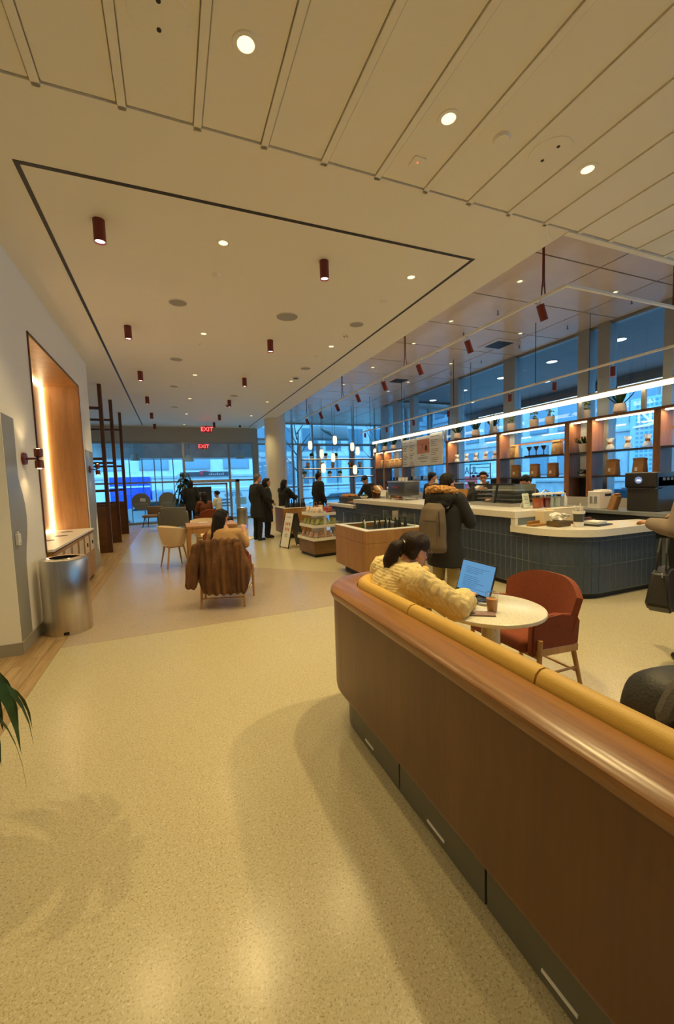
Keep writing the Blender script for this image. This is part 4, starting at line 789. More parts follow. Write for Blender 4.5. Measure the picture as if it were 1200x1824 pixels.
# ---- shelves on the window
sh = T('bar_shelf', 'long walnut and steel bar shelving standing before the window wall', 'shelf', (0,0,0)); SX0, SX1 = 6.86, 7.16
posts = [(2.2,.05),(3.96,.05),(5.04,.05),(5.48,.05),(7.21,.05),(9.05,.05),(11.32,.04),(12.55,.04),(13.2,.05)]
for (y, hw) in posts: obj('post', box(B(), SX0,SX1,y-hw,y+hw,.97,2.47,.003), shelfw, sh)
sd = mat('shelf_dark', (.05,.045,.045), .4, .3); topm = wood('shelf_top_wood', lin((80,48,30)), lin((112,70,44)), .45, 'Y', 10, .06)
for i in range(len(posts)-1):
    y0, y1 = posts[i][0]+posts[i][1], posts[i+1][0]-posts[i+1][1]
    obj('mid_shelf', box(B(), SX0+.01,SX1,y0,y1,1.895,1.92), sd, sh); obj('low_shelf', box(B(), SX0+.01,SX1,y0,y1,1.465,1.49), sd, sh)
obj('top_shelf', box(B(), SX0-.01,SX1+.01,2.1,9.12,2.472,2.51,.003), topm, sh); obj('top_shelf', box(B(), SX0-.01,SX1+.01,11.25,13.28,2.472,2.51,.003), topm, sh)
for k in (0,2,3,6): 
    y0, y1 = posts[k][0]+posts[k][1], posts[k+1][0]-posts[k+1][1]
    obj('window_rail', box(B(), SX1-.02,SX1,y0,y1,2.19,2.22), shelfw, sh)
for (y0, y1) in ((5.65,7.1),(9.2,11.2),(5.09,5.43),(7.3,7.75),(11.4,12.5)): obj('back_panel', box(B(), SX1-.012,SX1,y1-.25,y1,1.0,1.46), sd, sh)
for i, (y0, y1) in enumerate(((2.3,3.88),(4.02,4.96),(5.09,5.43),(5.54,7.14),(7.28,8.98),(11.38,12.5),(12.6,13.14))):
    t = T('shelf_light', 'warm light strip under the top shelf, %s from the right' % (ORD[i] if i else 'first'), 'light strip', (SX0+.06,(y0+y1)/2,2.462), 0, 'light strips under the top bar shelf'); obj('strip', box(B(), -.018,.018,-(y1-y0)/2,(y1-y0)/2,-.014,.004), ledm, t); al = bpy.data.lights.new('lamp_light', 'AREA'); al.shape = 'RECTANGLE'; al.size = .03; al.size_y = y1-y0; al.energy = 9*(y1-y0); al.color = (1,.72,.38); alo = bpy.data.objects.new('lamp_light', al); COL.objects.link(alo); alo.parent = t; alo.location = (0,0,-.017); obj('channel', box(B(), -.024,.024,-(y1-y0)/2,(y1-y0)/2,.004,.0095), alumw, t)
lb_ = T('light_bar', 'long bright linear light above the plants on the bar shelf', 'light bar', (6.78,0,2.85)); obj('tube', box(B(), -.03,.03,-2,13.15,-.05,.02), emis('bright_tube', (1,.88,.60), 4), lb_); obj('housing', box(B(), -.03,.03,-2.02,13.2,.02,.045), alumw, lb_)
for y in (.2,2.2,4.15,5.2,7.4,9.1,11.3,13.0): obj('support', box(B(), .05,.10,y-.03,y+.03,-.339,.02), alumw, lb_)
for y in (-1,2,5,8,11): obj('rod', cyl(B(), (0,y,.045),(0,y,(ZP if y > 3 else ZC)-2.85),.005,n=6), black, lb_)
# menus
mb_ = mat('menu_white', (.72,.70,.66), .5); prt = mat('menu_print', (.18,.17,.16), .6)
for k, (y0, y1, z0, z1, lb) in enumerate(((9.20,9.76,1.90,2.78,'right menu board with one column of small print'), (9.78,10.48,1.90,2.74,'middle menu board with a terracotta picture'), (10.50,11.25,1.90,2.72,'left menu board with two columns of small print'))):
    t = T('menu_board', lb, 'menu board', (6.846,(y0+y1)/2,z0), 0, 'menu boards above the bar'); hw, h = (y1-y0)/2, z1-z0
    obj('board', box(B(), -.012,.012,-hw,hw,0,h,.003), mb_, t)
    if k == 1:
        pic = obj('picture', box(B(), -.015,-.012,-hw+.02,hw-.06,.36,.76), mat('terracotta_print', lin((196,128,98)), .6, var=.15, vscale=6), t)
        obj('picture_figure', (lambda b: (ell(b,(-.016,-.17,.50),(.003,.06,.09),sub=2), ell(b,(-.016,.02,.60),(.003,.04,.015),sub=2), ell(b,(-.016,.0,.55),(.003,.012,.06),sub=2), b)[-1])(B()), mat('dark_print', lin((60,36,40)), .6), pic)
        rows = [(.30,.2),(.24,.5),(.20,.52),(.12,.3)]
        for (z, wd) in rows: obj('text_line', box(B(), -.0145,-.012,-wd/2,wd/2,z-.008,z+.008), prt, t)
    else:
        cols = 1 if k == 0 else 2
        for c_ in range(cols):
            cw = 2*hw/cols; ya = hw-.04-c_*cw
            for r_ in range(15):
                if r_ % 5 == 1: continue
                wd = cw*(.35+.4*random.random()); z = h-.09-.05*r_; obj('text_line', box(B(), -.0145,-.012,ya-wd,ya,z-.007,z+.007), prt, t)
# plants on the top shelf
def shelf_plant(y, label, kind):
    t = T('shelf_plant', label, 'plant', (7.0,y,2.511), random.random()*6, 'potted plants on the top bar shelf')
    obj('pot', lathe(B(), [(0,0),(.055,0),(.075,.03),(.06,.125),(.05,.125),(.045,.03),(0,.03)], n=16) if kind != 1 else lathe(B(), [(0,0),(.06,0),(.065,.12),(.055,.12),(.05,.03),(0,.03)], n=16), mat('pot_blush', lin((222,196,176)), .6), t, True)
    if kind == 0:
        for k in range(7):
            b = B(); a = k*.9; leaf(b, (.01*math.cos(a),.01*math.sin(a),.1), a, .10+.05*(k%3), .045, .26-.03*(k%3), .02, 6); bmesh.ops.solidify(b, geom=b.faces[:], thickness=.003); obj('leaf', b, dgreen, t, True)
    else:
        for k in range(26):
            a = random.random()*6.28; rr = random.random()*.055; obj('leaf', ell(B(), (rr*math.cos(a),rr*math.sin(a),.12+.14*random.random()), (.022,.016,.008), (random.random(),random.random(),a), 1), mat('sage_leaf', (.14,.20,.09), .5, var=.3, vscale=10), t, True)
PL = [(4.61,'big leafed plant in a white pot nearest the right edge of the top shelf',0),(5.23,'bushy sage plant over the narrow shelf bay',1),(5.97,'bushy sage plant, first left of the narrow bay',1),(6.35,'bushy sage plant in a blush pot, second left of the narrow bay',1),(6.95,'bushy sage plant above the walnut post',1),(7.5,'spiky plant, first left of the walnut post',0),(8.09,'spiky plant, second left of the walnut post',0),(8.77,'spiky plant just right of the menu boards',0),(11.44,'spiky plant just left of the menu boards',0),(12.09,'spiky plant, second left of the menu boards',0),(12.67,'spiky plant at the far end of the top shelf',0),(3.3,'bushy sage plant beyond the right edge post',1)]
for (y, lb, kd) in PL: shelf_plant(y, lb, kd)
# carafes, bags, jars
def carafe(y, label, z=1.921):
    t = T('glass_carafe', label, 'carafe', (7.0,y,z), 0, 'hourglass coffee carafes on the bar shelf'); obj('glass', lathe(B(), [(.055,0),(.07,.02),(.06,.07),(.025,.115),(.06,.20),(.063,.205),(.058,.20),(.022,.115),(.056,.07),(.066,.02)], n=20), mat('carafe_glass', (.75,.8,.82), .08, alpha=.35), t, True); obj('collar', lathe(B(), [(.033,.09),(.036,.1),(.036,.135),(.033,.14)], n=16), kioskw, t, True)
for (y, lb) in ((4.17,'hourglass carafe nearest the right walnut post'),(4.47,'middle hourglass carafe of the three on the right bay'),(4.76,'leftmost hourglass carafe of the right bay'),(7.45,'first hourglass carafe left of the lit walnut post'),(7.75,'second hourglass carafe left of the lit walnut post'),(8.09,'third hourglass carafe left of the lit walnut post'),(8.43,'fourth hourglass carafe left of the lit walnut post'),(8.8,'hourglass carafe beside the lit panel next to the menu')): carafe(y, lb)
def coffee_bag(y, z, label, h=.21, group='kraft coffee bags on the bar shelf', m=None):
    t = T('coffee_bag', label, 'bag', (6.98,y,z), random.uniform(-.2,.2), group)
    b = B(); rbox(b, (0,0,h*.45), (.1,.15,h*.9), (0,0,0), .012, 2)
    for v in b.verts:
        if v.co.z > h*.5: v.co.x *= .55
    obj('bag', b, m or kraft, t, True); obj('rolled_top', rbox(B(), (0,0,h*.93), (.06,.155,.03), (0,.2,0), .006), m or kraft, t); obj('label', rbox(B(), (-.051,.01,h*.35), (.002,.035,.045)), papw, t)
lc = mat('cream_bag', lin((206,168,118)), .7)
for (y, z, lb, m) in ((4.69,1.491,'left kraft coffee bag on the lowest shelf of the right bay',None),(4.26,1.491,'right kraft coffee bag on the lowest shelf behind the brewer',None),(5.87,1.491,'kraft coffee bag nearest the narrow bay on the lowest shelf',None),(6.3,1.491,'middle kraft coffee bag on the lowest shelf behind the barista',None),(6.8,1.491,'kraft coffee bag nearest the walnut post on the lowest shelf',None),(5.78,1.921,'cream coffee bag on the middle shelf near the narrow bay',lc),(6.85,1.921,'cream coffee bag on the middle shelf beside the lit panel',lc),(12.82,1.921,'cream coffee bag at the far end of the middle shelf',lc),(12.4,1.921,'second cream coffee bag at the far end of the middle shelf',lc),(12.1,1.921,'third cream coffee bag at the far end of the middle shelf',lc),(11.8,1.921,'fourth cream coffee bag at the far end of the middle shelf',lc),(11.5,1.921,'cream coffee bag nearest the left menu board',lc)): coffee_bag(y, z, lb, m=m)
ws = T('kettle_stand', 'small black pour over stand on the middle shelf', 'stand', (7.0,6.29,1.921)); obj('base', box(B(), -.06,.06,-.2,.2,0,.02), plast, ws)
for k in range(3): obj('post', cyl(B(), (0,-.15+.15*k,.02),(0,-.15+.15*k,.17),.008,n=8), plast, ws); obj('dripper', lathe(B(), [(.015,.1),(.045,.17),(.04,.17),(.012,.105)], (0,-.15+.15*k,0), 16), plast, ws, True)
t = T('succulent_pot', 'small plant in a white tapered pot in the narrow shelf bay', 'plant', (7.0,5.24,1.921)); obj('pot', lathe(B(), [(0,0),(.05,0),(.07,.12),(.062,.12),(.045,.03),(0,.03)], n=20), wceram, t, True)
for k in range(18): leafobj(t, dgreen, (0,0,.1), k*1.1, .08+.04*(k%3), .03, .1+.02*(k%4), .04, 4)
t = T('bean_bowl', 'white bowl heaped with dark beans in the narrow shelf bay', 'bowl', (7.0,5.24,1.491)); obj('bowl', lathe(B(), [(0,0),(.06,0),(.09,.075),(.085,.075),(.05,.01),(0,.01)], n=24), wceram, t, True); tag(obj('beans', egg((0,0,.075), (.085,.085,.05), (0,0,0), 4, .2), plast, t, True), kind='stuff')
for k in range(5): cup((7.0,11.5+.2*k,1.491), 'dark glass cup on the lowest shelf left of the menu boards', .9, dsteel, 'dark cups on the far lowest shelf')
for k in range(10): cup((7.0,9.3+.19*k,1.491+.0), 'white cup on the lowest shelf under the menu boards', 1., wceram if k % 3 else plast, 'cups on the shelf under the menu boards')
mr = T('mug_rack', 'black wire mug rack on the lowest shelf behind the smiling barista', 'rack', (7.0,7.95,1.491))
for yy in (-.35,.35): obj('post', cyl(B(), (0,yy,0),(0,yy,.36),.012,n=8), plast, mr)
for zz in (.12,.26,.34): obj('bar', cyl(B(), (0,-.35,zz),(0,.35,zz),.008,n=8), plast, mr)
for k in range(4): obj('mug', lathe(B(), [(0,0),(.035,0),(.035,.07),(.03,.07),(0,.01)], (.0,-.25+.16*k,.02), 14), plast, mr, True)

for o_ in list(bpy.data.objects):
    b_ = o_.name.split('.')[0]
    if o_.parent is None and b_ in ('shelf_plant','coffee_bag','kettle_stand','succulent_pot'): s_ = {'shelf_plant':1.35,'coffee_bag':1.28,'kettle_stand':1.2,'succulent_pot':1.3}[b_]; o_.scale = (s_,)*3
# ================================================================== TRACKS OVER THE COUNTER
trk = T('track_rail', 'white lighting track hanging above the counter front', 'light track', (4.27,0,3.66))
obj('rail', box(B(), -.018,.018,3.42,13.4,0,.03), white, trk); obj('cross_rail', box(B(), .018,3.15,3.42,3.455,0,.03), white, trk)
for y in (3.75,6.87,9.96,12.98): obj('hanger', sweep(B(), [(-.01,y,ZP-3.66),(-.012,y,.2),(-.03,y,.03)], .008, 6), redm, trk, True); obj('hanger', sweep(B(), [(.01,y,ZP-3.66),(.012,y,.2),(.03,y,.03)], .008, 6), redm, trk, True)
for x in (1.95,): obj('hanger', cyl(B(), (x,3.44,.03),(x,3.44,ZP-3.66),.01,n=8), redm, trk)
def tspot(loc, label, group, power, s=1., aim=(-.4,.0)):
    t = T('track_spotlight', label, 'spotlight', loc, 0, group)
    obj('stem', cyl(B(), (0,0,0),(0,0,-.07*s),.01*s,n=8), white, t, True); R_ = Euler((aim[1],aim[0],0)).to_matrix()
    b = lathe(B(), [(0,.02*s),(.045*s,.02*s),(.045*s,-.17*s),(.038*s,-.17*s),(.036*s,-.14*s),(0,-.14*s)], n=20)
    for v in b.verts: v.co = R_ @ v.co + Vector((0,0,-.08*s))
    obj('body', b, redm, t, True)
    b = lathe(B(), [(0,-.15*s),(.036*s,-.15*s),(.036*s,-.145*s),(0,-.145*s)], n=20)
    for v in b.verts: v.co = R_ @ v.co + Vector((0,0,-.08*s))
    obj('lens', b, pinkface, t)
    if power: spot(t, tuple(R_ @ Vector((0,0,-.19*s))+Vector((0,0,-.08*s))), power, 70, .6, WARM2, .03, (aim[1],aim[0],0))
    return t
for k in range(8): tspot((4.27,3.79+1.32*k,3.66), '%s dark red spotlight on the counter front track' % ORD[k], 'dark red spotlights on the counter track', LAMP_W*.8)
trb = T('track_rail', 'thin white lighting track before the window wall', 'light track', (6.2,0,3.16)); obj('rail', box(B(), -.015,.015,-1,13.0,0,.028), white, trb)
for y in (1.5,3.4,5.6,7.9,10.2,12.2): obj('rod', cyl(B(), (0,y,.028),(0,y,ZP-3.16),.007,n=6), black, trb)
for k in range(8): tspot((6.2,3.2+1.0*k if k < 4 else 6.6+1.5*(k-3),3.16), '%s small spotlight on the thin window track' % ORD[k], 'small spotlights on the window track', LAMP_W*.35, .75, (.0,.0))
for k, (x, y) in enumerate([(4.68,4.5),(4.67,6.0),(4.68,7.2),(4.68,9.0),(4.68,10.8),(6.36,8.2),(6.36,10.1),(6.4,11.3),(6.36,6.1),(6.36,4.3)]):
    downlight((x, y, ZP), ('%s small downlight in the taupe ceiling, row above the counter' % ORD[k]) if k < 5 else ('%s small downlight in the taupe ceiling, row by the window wall' % ['middle','second farthest','farthest','second nearest','nearest'][k-5]), r=.04, power=LAMP_W*.6, group='small downlights in the taupe ceiling')
for (x, y, lb) in ((6.45,6.75,'square dark air vent in the taupe ceiling near the window'), (6.0,10.0,'smaller square air vent in the far taupe ceiling')):
    t = T('air_vent', lb, 'vent', (x,y,ZP)); obj('frame', box(B(), -.3,.3,-.3,.3,-.008,-.0005,.003), pinkc, t); obj('opening', box(B(), -.2,.2,-.2,.2,-.011,-.008), black, t)
    for k in range(7): obj('slat', box(B(), -.2,.2,-.18+.06*k-.004,-.18+.06*k+.004,-.016,-.011), dsteel, t)
for k in range(10):
    x, y = (4.9+.12*k, 3.4+1.0*k) if k < 5 else (6.9, 4.4+1.125*(k-5)); t = T('sprinkler', 'tiny sprinkler head under the taupe ceiling', 'sprinkler', (x,y,ZP), 0, 'sprinkler heads under the taupe ceiling'); obj('stem', cyl(B(), (0,0,0),(0,0,-.06),.008,n=8), dsteel, t); obj('deflector', cyl(B(), (0,0,-.06),(0,0,-.066),.02,n=12), dsteel, t)
# far pendants and display grid
pend = emis('pendant_glow', (1.0,.82,.56), 1.5)
for k, (x, z) in enumerate(((4.69,2.83),(5.65,3.02),(5.12,2.53),(6.34,2.78),(6.56,2.63),(5.56,2.39),(7.3,2.56),(5.17,1.98),(6.43,1.9))):
    t = T('pendant_lamp', '%s glowing white glass pendant before the display grid, counted from the left' % (['first','third','second','sixth','eighth','fifth','ninth','fourth','seventh'][k]), 'pendant lamp', (x if k < 7 else x*13/14,14.0 if k < 7 else 13.0,z), 0, 'glass pendant lamps in the far corner')
    obj('shade', lathe(B(), [(0,-.16),(.05,-.15),(.075,-.08),(.075,.06),(.06,.14),(0,.16)], n=20), pend, t, True); obj('cord', cyl(B(), (0,0,.16),(0,0,ZP-z),.005,n=6), black, t); obj('cap', lathe(B(), [(0,.19),(.025,.19),(.03,.15),(0,.15)], n=14), alumw, t, True)
gd = T('display_grid', 'open display shelf grid with small plants in the far corner window', 'shelf', (0,15.0,0))
gz = [.9,1.67,2.0,2.36,2.92]
for x in (4.6,5.35,6.75,7.72): obj('upright', box(B(), x-.035,x+.035,-.15,.15,0,2.95), alumw if x in (4.6,5.35) else shelfw, gd)
for z in gz: obj('board', box(B(), 4.6,7.75,-.15,.15,z-.015,z+.015), sd, gd)
for z in gz[1:4]: obj('light_strip', box(B(), 4.7,7.6,-.155,-.145,z+.016,z+.03), emis('soft_led', (1,.78,.46), 1.3), gd)
for k in range(14):
    z = gz[1+k%3]+.03; x = 4.75+.145*k+(.15 if k > 2 else 0)+(.3 if k > 9 else 0)+.02; t = T('display_jar', '%s small product on the far display grid from the left' % (['first']+ORD[1:]+['last'])[k], 'product', (x,15.0,z), 0, 'small products on the far display grid')
    obj('jar', lathe(B(), [(0,0),(.05,0),(.055,.02),(.05,.13),(0,.13)], n=14), [wceram,kraft,wceram][k%3], t, True); obj('top', egg((0,0,.17), (.08,.06,.06), (0,0,k), k, .5), [green,lc,dgreen][k%3], t, True)
# ================================================================== OUTSIDE
ZS = -.62
S('street', box(B(), -70, 90, -40, 110, ZS-.2, ZS), mat('asphalt', (.24,.25,.26), .8, var=.2, vscale=3), 'grey asphalt street outside the glass')
S('sidewalk', (lambda b: (box(b, -8, 14.5, 18.7, 22.5, ZS, ZS+.14), box(b, 7.8, 12.8, -14, 18.7, ZS, ZS+.14), b)[-1])(B()), mat('pavement', (.5,.5,.5), .8, var=.1, vscale=5), 'pale pavement along the glass fronts')
S('wall_plinth', (lambda b: (box(b, -4.2, 10.6, 18.5, 18.62, ZS, -.12), box(b, 7.62, 7.74, -4.6, 13.7, ZS, -.12), b)[-1])(B()), alum, 'low plinth under the window fronts')
# canopies
cv = S('canopy', box(B(), -4.2, 3.9, 19.3, 20.6, 2.74, 3.42), mat('canopy_grey', (.62,.66,.68), .6, var=.2, vscale=2), 'grey canopy fascia beyond the far glass front')
obj('soffit', box(B(), -4.2, 4.6, 18.55, 20.6, 3.46, 3.56), mat('canopy_grey', (.2,.2,.2), .6), cv); obj('edge_light', box(B(), -4.0, 3.8, 19.27, 19.29, 3.36, 3.40), mat('pale_edge', (.7,.72,.72), .4), cv)
for x in (-1.62,-1.12,-.64,-.36,.12,2.55): obj('post', box(B(), x-.02,x+.02,19.6,19.64,ZS+.14,2.74), alum, cv)
rcv = S('canopy', box(B(), 7.7, 12.6, -14, 15.2, 4.32, 4.7), mat('canopy_dark', (.16,.19,.22), .45), 'dark canopy over the pavement beyond the window wall')
obj('fascia', box(B(), 12.5, 12.62, -14, 15.2, 3.98, 4.7), mat('canopy_dark', (.09,.10,.12), .5), rcv)
cool = emis('cool_lamp', (.85,.97,1.0), 5)
for i in range(2):
    for k in range(7):
        t = T('canopy_lamp', '%s round lamp of the %s row under the outside canopy' % (ORD[k], ['inner','outer'][i]), 'lamp', (8.9+1.7*i,2.6+1.65*k,4.32), 0, 'round lamps under the outside canopy'); obj('lens', lathe(B(), [(0,-.012),(.12,-.012),(.12,-.004),(0,-.004)], n=24), cool, t); obj('rim', lathe(B(), [(.12,-.014),(.15,-.01),(.15,0),(.12,0)], n=24), alum, t, True)
t = T('canopy_tube', 'long cool light tube along the outer edge of the outside canopy', 'light', (12.3,0,4.0)); obj('tube', box(B(), -.03,.03,-4,14,-.04,.02), emis('cool_tube', (.8,.92,1), 2.2), t); obj('bracket', box(B(), -.02,.2,-4,14,.02,.05), alum, t)
for k, (x, z) in enumerate(((-1.32,2.76),(.79,2.70),(2.98,2.80))):
    t = T('cone_pendant', ['white cone pendant left of the entrance seen through the far glass','white cone pendant above the plant seen through the far glass','white cone pendant right of the entrance seen through the far glass'][k], 'pendant lamp', (x,18.95,z), 0, 'white cone pendants outside the far glass')
    obj('shade', lathe(B(), [(.19,-.13),(.20,-.13),(.13,.13),(.03,.15),(0,.15)], n=28), mat('shade_white', (.62,.62,.58), .6), t, True); obj('cord', cyl(B(), (0,0,.15),(0,0,3.46-z),.006,n=6), black, t)
ex2 = exitsign((1.40,18.75,3.20), 'second red EXIT sign behind the far glass'); obj('rod', cyl(B(), (0,0,.16),(0,0,.26),.01,n=8), white, ex2)
# buildings
def building(name, label, axis, pos, a0, a1, z0, z1, cols, rows, wm, gm, win=(.62,.66), depth=8, sills=True, skip=0):
    t = T(name, label, 'building', (pos if axis == 'x' else (a0+a1)/2, pos if axis == 'y' else (a0+a1)/2, ZS))
    L_ = a1-a0; H_ = z1-ZS; cw = L_/cols; rh = (z1-z0)/rows; zz = z0-ZS
    if axis == 'x': obj('wall', box(B(), 0,depth,-L_/2,L_/2,0,H_), wm, t)
    else: obj('wall', box(B(), -L_/2,L_/2,0,depth,0,H_), wm, t)
    w_, h_ = cw*win[0], rh*win[1]; pm = pn_ = None
    def mk(bb, nm, m):
        return obj(nm, bb, m, t)
    if axis == 'x': f0 = mk(box(B(), -.06,.02,-w_/2-.08,w_/2+.08,-h_/2-.08,h_/2+.08), 'window', alum); g0 = obj('pane', box(B(), -.08,-.06,-w_/2,w_/2,-h_/2,h_/2), gm, f0)
    else: f0 = mk(box(B(), -w_/2-.08,w_/2+.08,-.06,.02,-h_/2-.08,h_/2+.08), 'window', alum); g0 = obj('pane', box(B(), -w_/2,w_/2,-.08,-.06,-h_/2,h_/2), gm, f0)
    first = True
    for i in range(cols):
        for j in range(rows):
            a = -L_/2+cw*(i+.5); z = zz+rh*(j+.5); p = (0,a,z) if axis == 'x' else (a,0,z)
            if first: f0.location = p; first = False
            else: f = inst(f0, t, p); inst(g0, f)
    for j in range(rows+1):
        z = zz+rh*j
        obj('ledge', box(B(), -.15,.0,-L_/2,L_/2,z-.08,z+.08) if axis == 'x' else box(B(), -L_/2,L_/2,-.15,0,z-.08,z+.08), mat('ledge_stone', (.55,.56,.58), .7), t)
    return t
conc = mat('facade_pale', (.78,.80,.82), .7, var=.1, vscale=1.2); conc2 = mat('facade_grey', (.60,.64,.68), .7, var=.12, vscale=1); brk = mat('facade_tan', (.62,.62,.64), .8, var=.15, vscale=2); gl1 = mat('facade_glass', (.16,.24,.30), .15, .3); gl2 = mat('facade_glass_light', (.30,.40,.48), .2, .2)
building('office_building', 'pale office block with banded windows across the street from the entrance', 'y', 34, -24, 6.5, 2.2, 20, 10, 5, conc, gl2)
building('office_building', 'grey office block with dark windows behind the display grid', 'y', 40, 7, 30, .8, 24, 9, 7, conc2, gl1)
building('office_building', 'tan office block across the street behind the bar shelves', 'x', 27, 12.5, 38, 1.0, 20, 10, 6, brk, gl2)
building('office_building', 'grey office block at the right across the street behind the brewer', 'x', 25, -20, 12, 6.2, 20, 11, 4, conc2, gl1)
# sign band on the opposite shop
t = T('shop_sign', 'dark shop sign band with a red swoosh over the entrance view', 'sign', (2.6,33.78,2.35)); obj('board', box(B(), -1.9,1.9,-.05,.2,-.17,.17), mat('sign_dark', (.05,.05,.06), .6), t); obj('swoosh', (lambda b: (ell(b,(-.35,-.1,.05),(.16,.03,.2)), ell(b,(-.1,-.1,.22),(.45,.03,.05)), b)[-1])(B()), mat('sign_red', (.5,.03,.05), .5), t, True); [obj('letter_mark', box(B(), .2+.15*k,.2+.15*k+.09,-.07,-.05,-.1,.02+.07*(k%3==1)), mat('sign_pale', (.35,.35,.38), .6), t) for k in range(8)]
# panel sign with N on the right building
t = T('facade_sign', 'cyan perforated facade panel with a white swash N', 'sign', (24.6,14.2,0)); obj('panel', box(B(), 0,.3,-4.4,1.4,1.4,5.6), mat('cyan_panel', (.45,.62,.66), .5), t)
dotb = B()
for i in range(22):
    for j in range(16): box(dotb, -.03,0,-4.2+.245*i,-4.2+.245*i+.13,1.6+.25*j,1.6+.25*j+.12)
tag(obj('perforations', dotb, mat('perf_dark', (.22,.36,.42), .6), t), kind='stuff'); text('lettering', 'N', 1.1, mat('sign_white', (.9,.9,.9), .4, emit=(.8,.95,1), estr=.6), t, (-.06,.6,4.55), (PI/2,0,-PI/2), .03); obj('swash', sweep(B(), [(-.07,1.2,4.0),(-.07,.4,4.05),(-.07,-.2,4.2),(-.07,-.6,4.6)], [.03,.08,.1,.03], 8), mat('sign_white', (.9,.9,.9), .4), t, True)
# vehicles
def wheel(parent, x, y, r=.36, axis='y'):
    o = obj('wheel', cyl(B(), (x,y-.12,r),(x,y+.12,r),r,n=20) if axis == 'y' else cyl(B(), (x-.12,y,r),(x+.12,y,r),r,n=20), plast, parent); obj('hub', cyl(B(), (x,y-.13,r),(x,y+.13,r),r*.55,n=14) if axis == 'y' else cyl(B(), (x-.13,y,r),(x+.13,y,r),r*.55,n=14), lsteel, o)
vw = mat('van_white', (.72,.74,.75), .4); vglass = mat('vehicle_glass', (.04,.06,.07), .1)
vn = T('van', 'white delivery van with tan pictures parked outside the entrance', 'van', (2.1,24.6,ZS))
obj('body', box(B(), .0,4.2,0,1.8,.35,1.98,.08,3), vw, vn, True); obj('cab', prism_x(B(), [(0,.35),(1.8,.35),(1.8,1.9),(0,1.9)], -1.2, .0) , vw, vn); obj('roof_edge', box(B(), -.2,4.2,-.02,1.82,1.72,1.76), mat('van_line', (.4,.45,.48), .5), vn)
obj('side_window', box(B(), -.9,-.25,-.02,.0,1.1,1.65,.02), vglass, vn); obj('door_handle', box(B(), -.2,-.1,-.03,0,.9,1.02), plast, vn)
for (a, c_) in ((-.6,0.0),(3.2,0.0)): wheel(vn, a, .1)
for (x0, x1, z0, z1, cc_) in ((1.35,2.0,.95,1.35,(170,140,110)),(.55,1.2,1.02,1.1,(70,70,80)),(.55,1.2,.86,.93,(120,90,70)),(.55,1.2,1.2,1.3,(90,110,130))): obj('picture', box(B(), x0,x1,-.02,-.001,z0,z1), mat('van_pic%d' % cc_[0], lin(cc_), .6), vn)
text('lettering', 'dILENS', .34, mat('van_letter', (.06,.16,.28), .5), vn, (1.25,-.01,1.52), (PI/2,0,0), .006)
bt_ = T('box_truck', 'blue box truck parked beyond the round window discs', 'truck', (-2.2,27.5,ZS)); obj('box', box(B(), -1.2,1.0,0,2.2,.7,2.75,.04), mat('truck_blue', (.02,.08,.55), .4), bt_); obj('cab', box(B(), 1.05,2.3,0,2.1,.4,1.9,.15,3), mat('truck_blue2', (.2,.3,.6), .4), bt_, True); obj('stripe', box(B(), -1.2,1.0,-.02,0,2.1,2.2), vw, bt_)
for x in (-.6,1.7): wheel(bt_, x, .1)
tk = T('box_truck', 'white moving truck with a pink banner behind the smiling barista', 'truck', (19.6,23.4,ZS))
obj('box', box(B(), 0,2.3,-2.0,2.9,.75,3.15,.04), vw, tk); obj('cab', box(B(), .1,2.2,-3.9,-2.05,.45,2.3,.2,3), vw, tk, True); obj('banner', box(B(), -.03,0,-.9,.75,1.25,2.15,.01), mat('banner_pink', (.9,.10,.10), .5), tk); obj('banner_line', box(B(), -.04,-.03,-.75,.6,1.62,1.72), vw, tk); obj('cab_window', box(B(), .06,.1,-3.4,-2.4,1.4,2.0), vglass, tk); obj('top_stripe', box(B(), -.02,0,-2,2.9,2.95,3.05), mat('stripe_teal', (.2,.5,.5), .5), tk)
for y in (-3.0,1.8): wheel(tk, .1, y, .42, 'x')
text('lettering', 'U-HAUL', .7, mat('haul_black', (.03,.05,.06), .5), tk, (-.02,.35,2.55), (PI/2,0,-PI/2), .008)
def car(loc, rz, label, col):
    t = T('car', label, 'car', loc, rz, 'parked cars'); m = mat('car_%s' % label[:8], col, .25, .2, coat=.5)
    b = B(); prism_x(b, [(-2.2,.35),(2.2,.35),(2.25,.7),(1.9,.85),(1.15,.95),(.5,1.42),(-1.0,1.46),(-1.9,.98),(-2.25,.9)], -.85, .85); bmesh.ops.bevel(b, geom=b.edges[:], offset=.06, segments=2, affect='EDGES'); obj('body', b, m, t, True)
    for s in (-1, 1): obj('side_window', prism_x(B(), [(1.0,.97),(.45,1.36),(-.95,1.39),(-1.6,1.0)], s*.855-.01, s*.855+.01), vglass, t)
    for x in (-.85,.85):
        for y in (-1.4,1.4): wheel(t, x*.93, y, .33, 'x')
    return t
car((17.8,17.3,ZS), 0, 'silver car parked behind the bar shelves', (.35,.36,.38)); car((17.8,11.5,ZS), 0, 'dark blue car parked behind the kraft coffee bags', (.05,.08,.16)); car((9.5,24.2,ZS), PI/2, 'white car parked behind the display grid', (.6,.6,.6)); car((-.9,23.2,ZS), PI/2, 'pale car parked behind the round window discs', (.5,.52,.54)); car((15.5,24.5,ZS), PI/2, 'black car parked in the far corner view', (.03,.03,.035))
